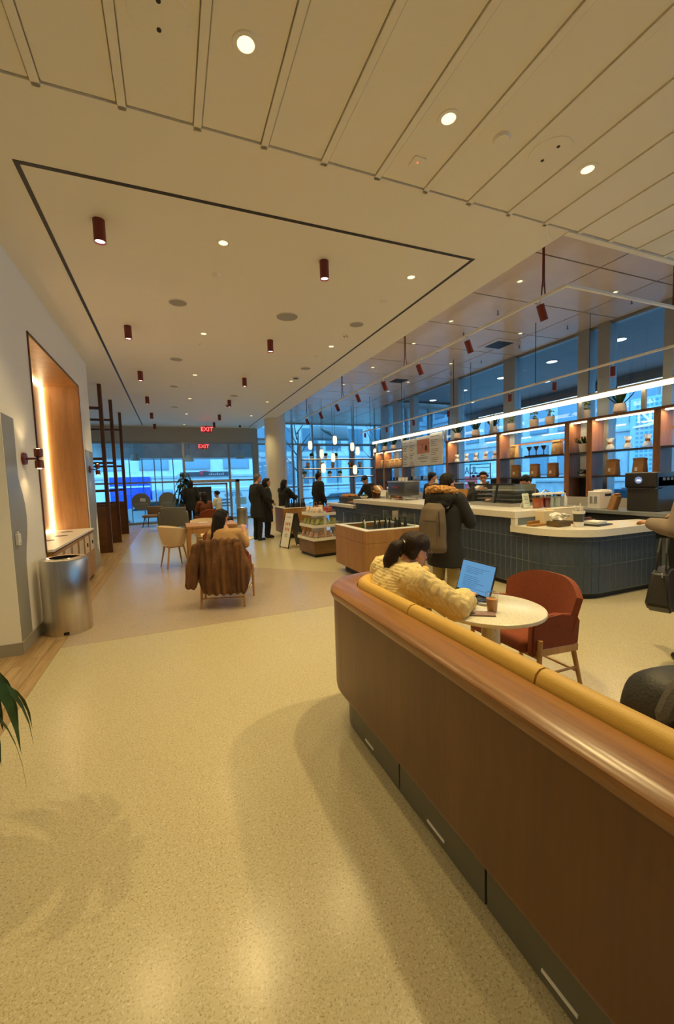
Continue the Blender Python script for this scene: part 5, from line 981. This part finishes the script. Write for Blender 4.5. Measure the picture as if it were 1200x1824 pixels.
# projecting sign by the far corner
t = T('banner_frame', 'pale framed banner with a grey swoosh outside the far corner glass', 'sign', (7.45,19.2,3.62)); obj('panel', box(B(), -1.0,1.0,-.02,.02,.03,.62), mat('banner_pale', (.50,.52,.54), .6), t); obj('bottom_bar', box(B(), -1.05,1.05,-.05,.05,-.08,.03), alum, t); obj('swoosh', sweep(B(), [(-.45,-.03,.5),(-.2,-.03,.36),(.0,-.03,.3),(.15,-.03,.14)], [.01,.06,.08,.01], 8), greym, t, True)
for x in (-.95,.95): obj('hanger', cyl(B(), (x,0,.62),(x,0,1.4),.012,n=6), alum, t)
obj('beam', box(B(), -1.2,1.2,-.7,.05,1.36,1.42), alum, t)
t = T('street_sign', 'round red street sign outside the far corner', 'sign', (5.35,21.5,ZS)); obj('pole', cyl(B(), (0,0,.14),(0,0,2.4),.03,n=10), alum, t); obj('disc', cyl(B(), (0,-.05,2.15),(0,-.03,2.15),.25,n=24), mat('sign_red2', (.55,.05,.05), .5), t); obj('bar', box(B(), -.15,.15,-.06,-.05,2.11,2.19), vw, t)
for k, (x, y) in enumerate(((6.6,22.0),(12.0,22.3),(13.9,6.0))):
    t = T('street_tree', ['bare street tree left of the display grid view','bare street tree in the far corner glass','bare street tree beyond the window wall'][k], 'tree', (x,y,ZS), 0, 'bare street trees'); br_ = mat('bark', (.07,.06,.05), .9)
    obj('trunk', sweep(B(), [(0,0,.14),(.03,.02,1.8),(0,0,3.2),(.1,0,5)], [.11,.09,.07,.03], 8), br_, t, True)
    for q in range(9):
        a = q*2.4; z = 2.4+.3*q; obj('branch', sweep(B(), [(0,0,z),(.6*math.cos(a),.6*math.sin(a),z+.7),(1.3*math.cos(a+.2),1.3*math.sin(a+.2),z+1.5)], [.04,.025,.008], 6), br_, t, True)
# ================================================================== PEOPLE
TMP = bpy.data.scenes.new('tmp')
def capsule(bm, p0, r0, p1, r1, n=14):
    p0 = Vector(p0); p1 = Vector(p1); cyl(bm, p0, p1, r0, r1, n); ell(bm, p0, (r0,)*3); ell(bm, p1, (r1,)*3)
def loft(bm, rings, n=24):      # rings: (cx,cy,cz,rx,ry)
    R_ = []
    for (cx, cy, cz, rx, ry) in rings:
        R_.append([bm.verts.new((cx+rx*math.cos(2*PI*k/n), cy+ry*math.sin(2*PI*k/n), cz)) for k in range(n)])
    for a, b in zip(R_, R_[1:]):
        for k in range(n): bm.faces.new((a[k], a[(k+1)%n], b[(k+1)%n], b[k]))
    bm.faces.new(list(reversed(R_[0]))); bm.faces.new(R_[-1])
def blob(name, prims, vox, m, parent, smooth=2, disp=None, extra=None):
    bm = B()
    for p in prims:
        k = p[0]
        if k == 'c': capsule(bm, *p[1:])
        elif k == 'e': ell(bm, *p[1:], sub=3)
        elif k == 'l': loft(bm, p[1])
        elif k == 'b': rbox(bm, *p[1:])
    bmesh.ops.recalc_face_normals(bm, faces=bm.faces[:])
    me = bpy.data.meshes.new(name); bm.to_mesh(me); bm.free()
    o = bpy.data.objects.new(name, me); TMP.collection.objects.link(o)
    md = o.modifiers.new('r', 'REMESH'); md.mode = 'VOXEL'; md.voxel_size = vox
    TMP.view_layers[0].update(); dg = TMP.view_layers[0].depsgraph; me2 = bpy.data.meshes.new_from_object(o.evaluated_get(dg))
    bpy.data.objects.remove(o); bm = B(); bm.from_mesh(me2); bpy.data.meshes.remove(me2)
    for _ in range(smooth): bmesh.ops.smooth_vert(bm, verts=bm.verts[:], factor=.5, use_axis_x=True, use_axis_y=True, use_axis_z=True)
    if disp:
        bm.normal_update(); mv = [(v, v.normal.copy()*disp(v.co)) for v in bm.verts]
        for v, d in mv: v.co += d
    if extra: extra(bm)
    return obj(name, bm, m, parent, 'all')
def folds(amp=.008, sc=6., zs=.5):
    return lambda p: amp*noise.noise(Vector((p.x*sc, p.y*sc, p.z*sc*zs))) + amp*.5*noise.noise(Vector((p.x*sc*2.3+5, p.y*sc*2.3, p.z*sc*zs*2)))
SKIN = [mat('skin_a', lin((205,150,120)), .5), mat('skin_b', lin((190,132,100)), .5), mat('skin_c', lin((150,100,74)), .5)]
hairB = mat('hair_black', (.012,.009,.008), .6, spec=.2, bump=.6, bscale=90, vec=(1,1,.15)); hairD = mat('hair_dark_brown', (.024,.012,.007), .58, spec=.2, bump=.6, bscale=90, vec=(1,1,.15)); hairG = mat('hair_greying', (.10,.08,.065), .5, bump=.5, bscale=90)
blkcloth = mat('black_wool', (.010,.010,.011), .85, bump=.3, bscale=150); dkcloth = mat('charcoal_cloth', (.022,.022,.025), .85, bump=.3, bscale=150); shoeM = mat('black_shoe', (.012,.011,.011), .4)
eyeM = mat('eye_dark', (.02,.015,.012), .2); lipM = mat('lip', lin((150,80,70)), .5)
def stand(h=1.72):
    s = h/1.75
    J = dict(pelvis=(0,0,.95), chest=(0,.0,1.28), neck=(0,.0,1.46), head=(0,.03,1.635), shL=(-.185,0,1.42), shR=(.185,0,1.42), elL=(-.25,-.02,1.12), elR=(.25,-.02,1.12), wrL=(-.25,.08,.88), wrR=(.25,.08,.88), hipL=(-.09,0,.93), hipR=(.09,0,.93), knL=(-.1,.02,.5), knR=(.1,.02,.5), anL=(-.1,-.01,.08), anR=(.1,-.01,.08))
    return {k: Vector(v)*s for k, v in J.items()}
def sit(h=1.65, seat=.46):
    s = h/1.75; z = seat+.09
    J = dict(pelvis=(0,0,z), chest=(0,.02,z+.33), neck=(0,.05,z+.51), head=(0,.08,z+.685), shL=(-.185,.04,z+.46), shR=(.185,.04,z+.46), elL=(-.25,.12,z+.2), elR=(.25,.12,z+.2), wrL=(-.15,.33,z+.2), wrR=(.15,.33,z+.2), hipL=(-.09,.04,z), hipR=(.09,.04,z), knL=(-.11,.45,z+.0), knR=(.11,.45,z+.0), anL=(-.11,.42,.08), anR=(.11,.42,.08))
    return {k: Vector((v[0]*s, v[1]*s, v[2] if k in ('anL','anR') else z+(v[2]-z)*s)) for k, v in J.items()}
def head_prims(J, yaw=0, pitch=0, s=1.):
    R_ = (Euler((pitch,0,yaw)).to_matrix()); c = J['head']
    f = lambda p: tuple(c + R_ @ (Vector(p)*s)); e = (pitch,0,yaw)
    P = [('e', f((0,-.005,.02)), (.074*s,.093*s,.098*s), e), ('e', f((0,.028,-.055)), (.053*s,.062*s,.062*s), e), ('c', f((0,.085,.005)), .009*s, f((0,.105,-.028)), .013*s), ('e', f((0,.075,-.09)), (.025*s,.02*s,.018*s), e),
         ('e', f((.076,-.005,-.01)), (.012*s,.02*s,.032*s), e), ('e', f((-.076,-.005,-.01)), (.012*s,.02*s,.032*s), e), ('c', f((0,-.02,-.05)), .052*s, tuple(J['neck']), .052*s), ('e', f((0,.085,.03)), (.05*s,.012*s,.012*s), e)]
    return P, f, e
def hand_prims(w, d, side, curl=.5, s=1.):
    w = Vector(w); d = Vector(d).normalized(); up_ = Vector((0,0,1)); x = d.cross(up_).normalized() if abs(d.z) < .95 else Vector((1,0,0)); n = x.cross(d)
    pc_ = w + d*.05*s; P = [('c', tuple(w), .024*s, tuple(w+d*.035*s+x*.012*s), .022*s), ('c', tuple(w+d*.03*s-x*.018*s), .019*s, tuple(w+d*.085*s-x*.02*s), .014*s), ('c', tuple(w+d*.03*s+x*.018*s), .019*s, tuple(w+d*.085*s+x*.02*s), .014*s)]
    for k, (off, ln) in enumerate(((-.03,.058),(-.01,.07),(.01,.066),(.029,.05))):
        a = w+d*.088*s+x*off*s; b = a+(d*math.cos(curl*.6)-n*math.sin(curl*.6))*ln*.55*s; c = b+(d*math.cos(curl*1.6)-n*math.sin(curl*1.6))*ln*.5*s
        P += [('c', tuple(a), .0095*s, tuple(b), .0088*s), ('c', tuple(b), .0088*s, tuple(c), .0075*s)]
    a = w+d*.03*s+x*.03*s*side; b = a+(d*.7+x*.75*side).normalized()*.035*s; c = b+(d*.95+x*.1*side-n*.3).normalized()*.03*s
    return P+[('c', tuple(a), .012*s, tuple(b), .0105*s), ('c', tuple(b), .0105*s, tuple(c), .009*s)]
def person(label, loc, rz, J, skin=0, yaw=0, pitch=0, top=None, pants=None, hair=None, shoes=True, hands=(1,1), curl=.6, handdir=(None,None), vox=.011, face=True, coat=None, hairstyle='short', neckr=.05, sleeve=.062, hem=None, tfold=.008, topname='top'):
    t = T('person', label, 'person', loc, rz); H_, f, e = head_prims(J, yaw, pitch)
    p, c = J['pelvis'], J['chest']
    P = list(H_) + [('c', tuple(J['neck']), .05, tuple(c+Vector((0,0,.08))), .07), ('e', tuple(c), (.14,.085,.12)), ('e', tuple((p+c)/2), (.13,.09,.16)), ('e', tuple(p), (.15,.105,.12))]
    for s in 'LR':
        P += [('c', tuple(J['sh'+s]), .05, tuple(J['el'+s]), .04), ('c', tuple(J['el'+s]), .04, tuple(J['wr'+s]), .027), ('c', tuple(c+Vector((0,0,.1))), .07, tuple(J['sh'+s]), .052), ('c', tuple(J['hip'+s]), .08, tuple(J['kn'+s]), .055), ('c', tuple(J['kn'+s]), .055, tuple(J['an'+s]), .036), ('c', tuple(J['an'+s]+Vector((0,-.02,-.03))), .035, tuple(J['an'+s]+Vector((0,.13,-.045))), .028)]
    hp_ = []
    for s, on, hd in (('L', hands[0], handdir[0]), ('R', hands[1], handdir[1])):
        if on: P += hand_prims(J['wr'+s], hd or (J['wr'+s]-J['el'+s]), 1 if s == 'L' else -1, curl)
    body = blob('body', P, min(vox, .009), SKIN[skin], t, 1)
    if face:
        for s in (-1, 1): obj('eye', ell(B(), f((s*.03,.083,.012)), (.012,.008,.007), e), eyeM, t, True)
        for s in (-1, 1): obj('eyebrow', ell(B(), f((s*.032,.088,.036)), (.019,.006,.004), e), hair or hairB, t, True)
        obj('mouth', ell(B(), f((0,.088,-.058)), (.022,.008,.006), e), lipM, t, True)
    if pants:
        Q = [('e', tuple(p), (.175,.13,.13))]
        for s in 'LR': Q += [('c', tuple(J['hip'+s]), .098, tuple(J['kn'+s]), .075), ('c', tuple(J['kn'+s]), .075, tuple(J['an'+s]+Vector((0,0,.03))), .062)]
        blob('trousers', Q, .014, pants, t, 2, folds(.008, 9, .6))
    if top:
        zl = hem if hem is not None else p.z-.06; dz = c.z-p.z
        Q = [('l', [(p.x,p.y-.0,zl,.17,.12), (p.x,p.y,(zl+p.z)/2+.05,.168,.118), ((p.x+c.x)/2,(p.y+c.y)/2,p.z+dz*.55,.16,.115), (c.x,c.y,c.z,.185,.125), (c.x,(c.y*.7+J['neck'].y*.3),c.z+.10,.165,.105), (J['neck'].x,J['neck'].y*.8+c.y*.2,c.z+.165,.085,.07)])]
        for s in 'LR': Q += [('c', tuple(c+Vector((0,0,.09))), .085, tuple(J['sh'+s]), .072), ('c', tuple(J['sh'+s]), .072, tuple(J['el'+s]), sleeve), ('c', tuple(J['el'+s]), sleeve, tuple(J['el'+s].lerp(J['wr'+s], .88)), sleeve*.72)]
        blob(topname, Q, .012, top, t, 2, folds(tfold, 7, .7))
    if coat:
        m, zl, fl_ = coat
        Q = [('l', [(p.x,p.y,zl,.20*fl_,.15*fl_), (p.x,p.y,(zl+p.z)/2,.195*fl_,.15*fl_), (p.x,p.y,p.z+.05,.19,.145), (c.x,c.y,c.z,.205,.15), (c.x,c.y,c.z+.11,.18,.12), (J['neck'].x,J['neck'].y,c.z+.18,.09,.085), (J['neck'].x,J['neck'].y,c.z+.225,.078,.078)])]
        for s in 'LR': Q += [('c', tuple(c+Vector((0,0,.08))), .1, tuple(J['sh'+s]), .085), ('c', tuple(J['sh'+s]), .085, tuple(J['el'+s]), .075), ('c', tuple(J['el'+s]), .075, tuple(J['el'+s].lerp(J['wr'+s], .92)), .058)]
        blob('coat', Q, .013, m, t, 2, folds(.010, 6, .5))
    if shoes:
        for s in 'LR':
            a = J['an'+s]; blob('shoe', [('c', tuple(a+Vector((0,-.03,-.035))), .042, tuple(a+Vector((0,.14,-.046))), .033), ('c', tuple(a+Vector((0,-.03,-.035))), .042, tuple(a+Vector((0,-.01,.03))), .045)], .01, shoeM if shoes is True else shoes, t, 1)
    hm = hair or hairB
    rid = lambda q: .0022*math.sin(q.x*170+q.y*60+6*noise.noise(q*8))+.004*noise.noise(q*14)
    if hairstyle:
        Q = [('e', f((0,-.022,.036)), (.084,.096,.094), e), ('e', f((0,.035,.09)), (.06,.05,.035), e)]
        if hairstyle == 'bun': Q += [('e', f((0,-.115,.03)), (.045,.04,.045), e)]
        if hairstyle in ('long', 'bob'):
            L_ = .34 if hairstyle == 'long' else .2
            Q += [('c', f((0,-.05,.0)), .088, f((0,-.075,-L_)), .055), ('c', f((.045,-.035,0)), .052, f((.05,-.05,-L_*.95)), .035), ('c', f((-.045,-.035,0)), .052, f((-.05,-.05,-L_*.95)), .035)]
        if hairstyle == 'pony':
            Q += [('e', f((0,.0,.05)), (.084,.098,.082), e), ('c', f((.055,-.01,.05)), .035, f((.06,-.05,-.03)), .03), ('c', f((-.055,-.01,.05)), .035, f((-.06,-.05,-.03)), .03), ('c', f((0,-.095,.03)), .03, f((0,-.15,-.0)), .042), ('c', f((0,-.15,0)), .042, f((0,-.165,-.09)), .046), ('c', f((0,-.165,-.09)), .046, f((0,-.135,-.2)), .022)]
        if hairstyle == 'short': Q += [('c', f((0,-.06,.0)), .06, f((0,-.06,-.06)), .045), ('c', f((.06,-.02,.03)), .03, f((.066,.0,-.01)), .015), ('c', f((-.06,-.02,.03)), .03, f((-.066,.0,-.01)), .015)]
        if hairstyle == 'cap': Q = [('e', f((0,-.01,.05)), (.088,.102,.085), e), ('e', f((0,.11,.045)), (.06,.05,.012), e), ('c', f((0,-.06,.0)), .055, f((0,-.06,-.05)), .04)]
        ho = blob('hair' if hairstyle != 'cap' else 'cap', Q, .008, hm, t, 4, rid)
        if hairstyle == 'pony': obj('hair_tie', sweep(B(), [Vector(f((0,-.105,.02)))+Vector((.036*math.cos(a), .0, .036*math.sin(a))) for a in [2*PI*k/12 for k in range(13)]], .008, 6), plast, ho, True)
    return t, f, e
V = Vector
def glasses(t, f, e):
    o = obj('glasses', (lambda b: ([sweep(b, [f((s*.034+.027*math.cos(a), .098, .01+.022*math.sin(a))) for a in [2*PI*k/14 for k in range(15)]], .0028, 6) for s in (-1,1)], sweep(b, [f((-.008,.1,.014)), f((.008,.1,.014))], .0025, 6), [sweep(b, [f((s*.062,.096,.014)), f((s*.078,.0,.016))], .0025, 6) for s in (-1,1)], b)[-1])(B()), mat('glasses_frame', lin((70,50,44)), .3), t, True)

# --- woman at the laptop in a cream cable knit sweater (faces +x)
J = sit(1.66, .45)
J['chest'] += V((0,.08,-.02)); J['neck'] += V((0,.12,-.03)); J['head'] = V((-.02,.24,1.085)); J['shL'] = V((-.195,.12,.945)); J['shR'] = V((.195,.10,.945))
J['elL'] = V((-.29,.26,.78)); J['elR'] = V((.32,.29,.80)); J['wrL'] = V((-.10,.47,.79)); J['wrR'] = V((.17,.52,.79))
knit = mat('cream_knit', lin((232,208,150)), .9, bump=.5, bscale=320)
def cable(p):
    ax = math.atan2(p.x, p.y-.08); r_ = math.hypot(p.x, p.y-.1)
    u_ = ax*r_*1.0
    if abs(p.x) > .2 or p.y > .26: a, b = (p.y*.8-p.z*.6), (p.x*1.0+p.z*.3)
    else: a, b = p.x, p.z
    tw = .010*math.sin(b*2*PI/.055)
    rope = max(0, math.cos((a+tw)*2*PI/.075)); purl = abs(math.sin(a*2*PI/.026))*abs(math.sin(b*2*PI/.03))
    band = .5+.5*math.sin(a*2*PI/.15)
    return .011*rope*band + .007*purl*(1-band*.5) + .006*noise.noise(p*9)
girl, gf_, ge = person('woman in a cream cable knit sweater typing at the laptop', (1.19,2.20,0), -PI/2+.06, J, 0, .0, -.30, None, dkcloth, hairD, hands=(1,1), hairstyle='pony', vox=.009)
p, c = J['pelvis'], J['chest']
Q = [('l', [(0,.03,.47,.21,.17), (0,.04,.58,.22,.175), (0,.06,.74,.225,.17), (0,.085,.87,.22,.155), (0,.11,.955,.19,.13), (0,.14,1.01,.11,.095), (0,.155,1.03,.08,.08)])]
for s, k in (('L',-1),('R',1)): Q += [('c', (0,.11,.93), .11, tuple(J['sh'+s]), .095), ('c', tuple(J['sh'+s]), .088, tuple(J['el'+s]), .078), ('c', tuple(J['el'+s]), .078, tuple(J['el'+s].lerp(J['wr'+s], .6)), .072), ('c', tuple(J['el'+s].lerp(J['wr'+s], .6)), .072, tuple(J['el'+s].lerp(J['wr'+s], .8)), .05)]
blob('sweater', Q, .0062, knit, girl, 2, cable); glasses(girl, gf_, ge)
# --- visitor with fur hood and backpack (faces +x and away)
J = stand(1.60); J['head'] += V((.0,.05,-.02)); J['elR'] = V((.27,.10,1.02)); J['wrR'] = V((.16,.30,1.0)); J['elL'] = V((-.27,.08,1.02)); J['wrL'] = V((-.12,.3,1.0))
bp, bf, be = person('visitor in a black fur hooded parka standing at the counter', (2.98,3.98,0), -1.12, J, 1, -.2, -.15, None, mat('khaki_trousers', lin((150,130,82)), .85, bump=.2, bscale=120), hairB, hairstyle='short', coat=(blkcloth, .50, 1.12))
blob('hood', [('e', (0,-.10,1.33), (.19,.13,.11), (.3,0,0)), ('e', (0,-.13,1.25), (.14,.10,.10), (0,0,0))], .012, blkcloth, bp, 2, folds(.012, 9, 1))
furp = [('c', (.15*math.cos(a), -.07+.13*math.sin(a), 1.385+.035*math.sin(a+PI)), .045, (.15*math.cos(a+.36), -.07+.13*math.sin(a+.36), 1.385+.035*math.sin(a+.36+PI)), .045) for a in [.5*PI+.55+.36*k for k in range(15)]]
fur = blob('fur_trim', furp, .009, mat('tan_fur', lin((190,140,84)), .9, var=.4, vscale=40, bump=1, bscale=120), bp, 1, lambda q: .016*noise.noise(q*60)+.01*noise.noise(q*25))
bpk = T('backpack', 'grey brown backpack worn by the fur hooded visitor', 'bag', (2.98,3.98,0), -1.12); gb = mat('taupe_canvas', lin((96,82,68)), .8, bump=.3, bscale=220)
blob('body', [('l', [(-.02,-.25,.70,.15,.09), (-.02,-.26,.76,.17,.11), (-.02,-.26,1.05,.165,.105), (-.02,-.245,1.2,.14,.085), (-.02,-.225,1.26,.09,.05)])], .012, gb, bpk, 2, folds(.006, 8, .8))
obj('zip', sweep(B(), [(.10,-.335,1.18),(.11,-.345,1.05),(.11,-.345,.9)], .006, 6), black, bpk, True); obj('seam', sweep(B(), [(-.17,-.30,1.08),(-.05,-.367,1.07),(.08,-.350,1.07)], .004, 6), black, bpk, True)
for s in (-1, 1): obj('strap', sweep(B(), [(s*.11,-.17,1.2),(s*.12,-.05,1.31),(s*.12,.08,1.28),(s*.13,.13,1.1),(s*.15,.02,.9)], .022, 8, flat=.35), gb, bpk, True)
# --- woman with phone on the coat chair
J = sit(1.60, .445); J['chest'] = V((0,.05,.79)); J['neck'] = V((0,.13,.945)); J['head'] = V((-.05,.19,1.09)); J['shL'] = V((-.165,.10,.89)); J['shR'] = V((.165,.10,.89)); J['elR'] = V((.25,.20,.72)); J['wrR'] = V((.22,.40,.85)); J['elL'] = V((-.22,.18,.70)); J['wrL'] = V((.08,.40,.80)); J['knR'] = V((.16,.46,.57)); J['anR'] = V((.26,.52,.26)); J['knL'] = V((-.05,.46,.55)); J['anL'] = V((.12,.40,.085))
phw, pf, pe = person('woman with long dark hair looking at her phone', (.60,5.52,0), -.30, J, 0, -.55, -.30, mat('camel_sweater', lin((186,146,96)), .85, bump=.3, bscale=200), mat('maroon_trousers', lin((74,30,26)), .8), hairB, shoes=mat('white_shoe', (.6,.58,.54), .5), hairstyle='long', handdir=((.6,.6,.35),(-.15,.35,.9))); glasses(phw, pf, pe)
o = T('phone', 'lit smartphone held by the woman on the coat chair', 'phone', (.60+.21*math.cos(.3)+.45*math.sin(.3), 5.52-.21*math.sin(.3)+.45*math.cos(.3), .87), -.5); obj('body', rbox(B(), (0,0,.03), (.072,.008,.145), (-.5,.25,0), .003), plast, o); obj('screen', rbox(B(), (0,-.0052,.032), (.064,.002,.13), (-.5,.25,0)), mat('phone_screen', (.05,.05,.1), .3, emit=(.15,.18,.55), estr=1.), o)
# fur coat hung over the chair back
fc = T('fur_coat', 'brown striped fur coat draped over the chair back', 'coat', (.61,5.50,0), -.30)
furm = mat('brown_fur', lin((122,80,44)), .85, var=.5, vscale=16, vec=(1,1,.08), bump=.9, bscale=160, col2=lin((70,42,22)))
ribs = lambda q: .010*math.sin(q.x*2*PI/.085+1.5*noise.noise(q*3)) + .012*noise.noise(q*7) + .004*noise.noise(q*45)
blob('body', [('l', [(.03,-.38,.20,.25,.05), (.02,-.38,.34,.27,.065), (0,-.37,.58,.27,.07), (0,-.345,.76,.26,.065), (0,-.33,.85,.22,.055), (0,-.325,.88,.15,.04)]), ('c', (-.22,-.32,.82), .06, (.22,-.32,.82), .06)], .011, furm, fc, 2, ribs)
blob('sleeve', [('c', (-.26,-.33,.78), .075, (-.33,-.36,.55), .085), ('c', (-.33,-.36,.55), .085, (-.36,-.37,.33), .07)], .011, furm, fc, 2, ribs)
blob('sleeve', [('c', (.24,-.35,.78), .075, (.28,-.39,.52), .085), ('c', (.28,-.39,.52), .085, (.26,-.40,.27), .075)], .011, furm, fc, 2, ribs)
# --- standing couple at the farther kiosk
J = stand(1.78); J['elR'] = V((.27,.14,1.14)); J['wrR'] = V((.18,.38,1.02)); J['head'] += V((.0,.03,0))
person('man with short greying hair in a long black coat by the farther kiosk', (2.10,10.95,0), -PI/2+.35, J, 0, -.2, 0, None, blkcloth, hairG, hairstyle='short', coat=(blkcloth, .62, 1.12))
J = stand(1.66); person('woman in dark clothes half hidden behind the man in the long coat', (2.45,11.35,0), -PI/2, J, 1, 0, 0, dkcloth, blkcloth, hairD, hairstyle='long', coat=(dkcloth, .45, 1.1))
J = stand(1.60); J['elR'] = V((.26,.2,1.05)); J['wrR'] = V((.1,.42,1.08)); J['elL'] = V((-.26,.2,1.05)); J['wrL'] = V((-.1,.42,1.08))
person('woman in a black jacket leaning behind the farther kiosk', (3.20,12.25,0), -PI/2+.5, J, 1, 0, -.1, None, blkcloth, hairB, hairstyle='long', coat=(blkcloth, .7, 1.05))
J = stand(1.80); person('man in a black coat standing before the display grid', (4.20,11.9,0), -PI/2+.2, J, 0, 0, 0, None, blkcloth, hairD, hairstyle='short', coat=(blkcloth, .7, 1.05))
J = stand(1.70); J['head'] += V((0,.12,-.05)); J['neck'] += V((0,.08,-.02)); J['chest'] += V((0,.03,0)); J['elR'] = V((.26,.15,1.1)); J['wrR'] = V((.12,.36,1.05))
person('capped barista in black leaning behind the bread basket', (5.50,11.0,0), PI/2+.2, J, 0, 0, -.5, blkcloth, blkcloth, blkcloth, hairstyle='cap')
# --- baristas
J = stand(1.62); J['elR'] = V((.24,.18,1.16)); J['wrR'] = V((.03,.30,1.28)); J['elL'] = V((-.25,.1,1.1)); J['wrL'] = V((-.15,.35,1.1))
b1, f1, e1 = person('smiling barista with tied dark hair and glasses behind the order screen', (5.72,6.40,0), PI/2+.75, J, 1, .1, -.1, blkcloth, blkcloth, hairB, hairstyle='bun'); glasses(b1, f1, e1)
ck = T('milk_carton', 'white carton in the raised hand of the smiling barista', 'carton', (5.48,6.25,1.26), .4); obj('box', rbox(B(), (0,0,.08), (.07,.07,.15), (.5,.9,0), .006), papw, ck); obj('spout', rbox(B(), (.09,0,.16), (.04,.04,.03), (.5,.9,0), .004), papw, ck)
J = stand(1.55); J['head'] += V((0,.06,-.03)); J['elR'] = V((.25,.15,1.05)); J['wrR'] = V((.15,.38,1.0))
person('barista in a dark cap bending over the back counter', (5.75,5.27,0), PI/2-.5, J, 0, .3, -.5, dkcloth, blkcloth, hairB, hairstyle='bun')
J = stand(1.66); J['elR'] = V((.25,.15,1.1)); J['wrR'] = V((.15,.40,1.05)); person('dark haired barista at the espresso machine seen from behind', (5.72,8.15,0), -PI/2, J, 1, 0, -.2, blkcloth, blkcloth, hairB, hairstyle='short')
# --- visitor at the right edge with a tote bag
J = stand(1.70); J['elL'] = V((-.28,.03,1.10)); J['wrL'] = V((-.20,.28,1.12)); J['elR'] = V((.28,.03,1.1)); J['wrR'] = V((.2,.28,1.15))
person('visitor in a long grey coat at the right edge of the photo', (3.84,1.84,0), -.12, J, 0, 0, 0, None, blkcloth, hairD, hairstyle='long', coat=(mat('grey_coat', lin((128,112,100)), .85, bump=.3, bscale=120), .32, 1.1))
tt = T('tote_bag', 'black leather tote hanging from the arm of the visitor in grey', 'bag', (3.47,1.93,0), .35); lea = mat('black_leather', (.02,.018,.017), .55, bump=.25, bscale=60)
_b = B(); _a = [_b.verts.new((x_, -.05-(.03 if z_ < .7 else 0), z_)) for x_, z_ in [(-.13,.79),(.0,.81),(.15,.80),(.18,.56),(.12,.47),(-.08,.475),(-.19,.55)]]; _c = [_b.verts.new((v.co.x, -v.co.y, v.co.z)) for v in _a]; _b.faces.new(_a); _b.faces.new(_c); [_b.faces.new((_a[k], _a[(k+1)%7], _c[(k+1)%7], _c[k])) for k in range(7)]
bmesh.ops.recalc_face_normals(_b, faces=_b.faces[:]); bmesh.ops.bevel(_b, geom=_b.edges[:], offset=.018, segments=3, affect='EDGES'); obj('body', _b, lea, tt, True)
for s in (-1, 1): obj('handle', sweep(B(), [(-.08,s*.03,.80),(-.05,s*.025,.93),(.0,s*.02,1.03),(.05,s*.025,.93),(.08,s*.03,.80)], .008, 8), lea, tt, True)
obj('buckle', sweep(B(), [(-.145+.016*math.cos(a),-.02,.775+.016*math.sin(a)) for a in [2*PI*k/10 for k in range(11)]], .004, 6), steel, tt, True)
# --- distant visitors near the entrance
J = sit(1.65, .46); person('visitor in a rust brown top sitting with her back to the camera far away', (.93,13.15,0), .35, J, 1, 0, -.1, mat('brown_top', lin((110,58,34)), .85), dkcloth, hairB, hairstyle='long')
J = sit(1.6, .46); person('distant seated visitor in a white top with dark tied hair', (1.62,15.9,0), .9, J, 1, 0, -.1, mat('white_top', (.6,.58,.52), .8), dkcloth, hairB, hairstyle='bun')
t = T('stool', 'low dark stool under the distant visitor in white', 'stool', (1.62,15.88,0)); obj('seat', lathe(B(), [(0,.41),(.19,.41),(.2,.43),(.19,.455),(0,.455)], n=24), dkcloth, t, True)
for k in range(4): obj('leg', cyl(B(), (.17*math.cos(k*PI/2+.8),.17*math.sin(k*PI/2+.8),0),(.13*math.cos(k*PI/2+.8),.13*math.sin(k*PI/2+.8),.41),.014,n=8), black, t)
t = T('shoulder_bag', 'small dark bag on the floor beside the distant visitor in white', 'bag', (1.98,15.7,0)); obj('bag', egg((0,0,.17), (.12,.09,.17), (0,0,0), 3), plast, t, True); obj('handle', sweep(B(), [(-.06,0,.3),(-.04,0,.4),(.04,0,.4),(.06,0,.3)], .008, 6), plast, t, True)
J = stand(1.72); person('person in black standing left of the navy sign board', (.66,16.15,0), -.2, J, 1, 0, 0, None, blkcloth, hairB, hairstyle='long', coat=(blkcloth, .6, 1.05))

bpy.data.scenes.remove(TMP)
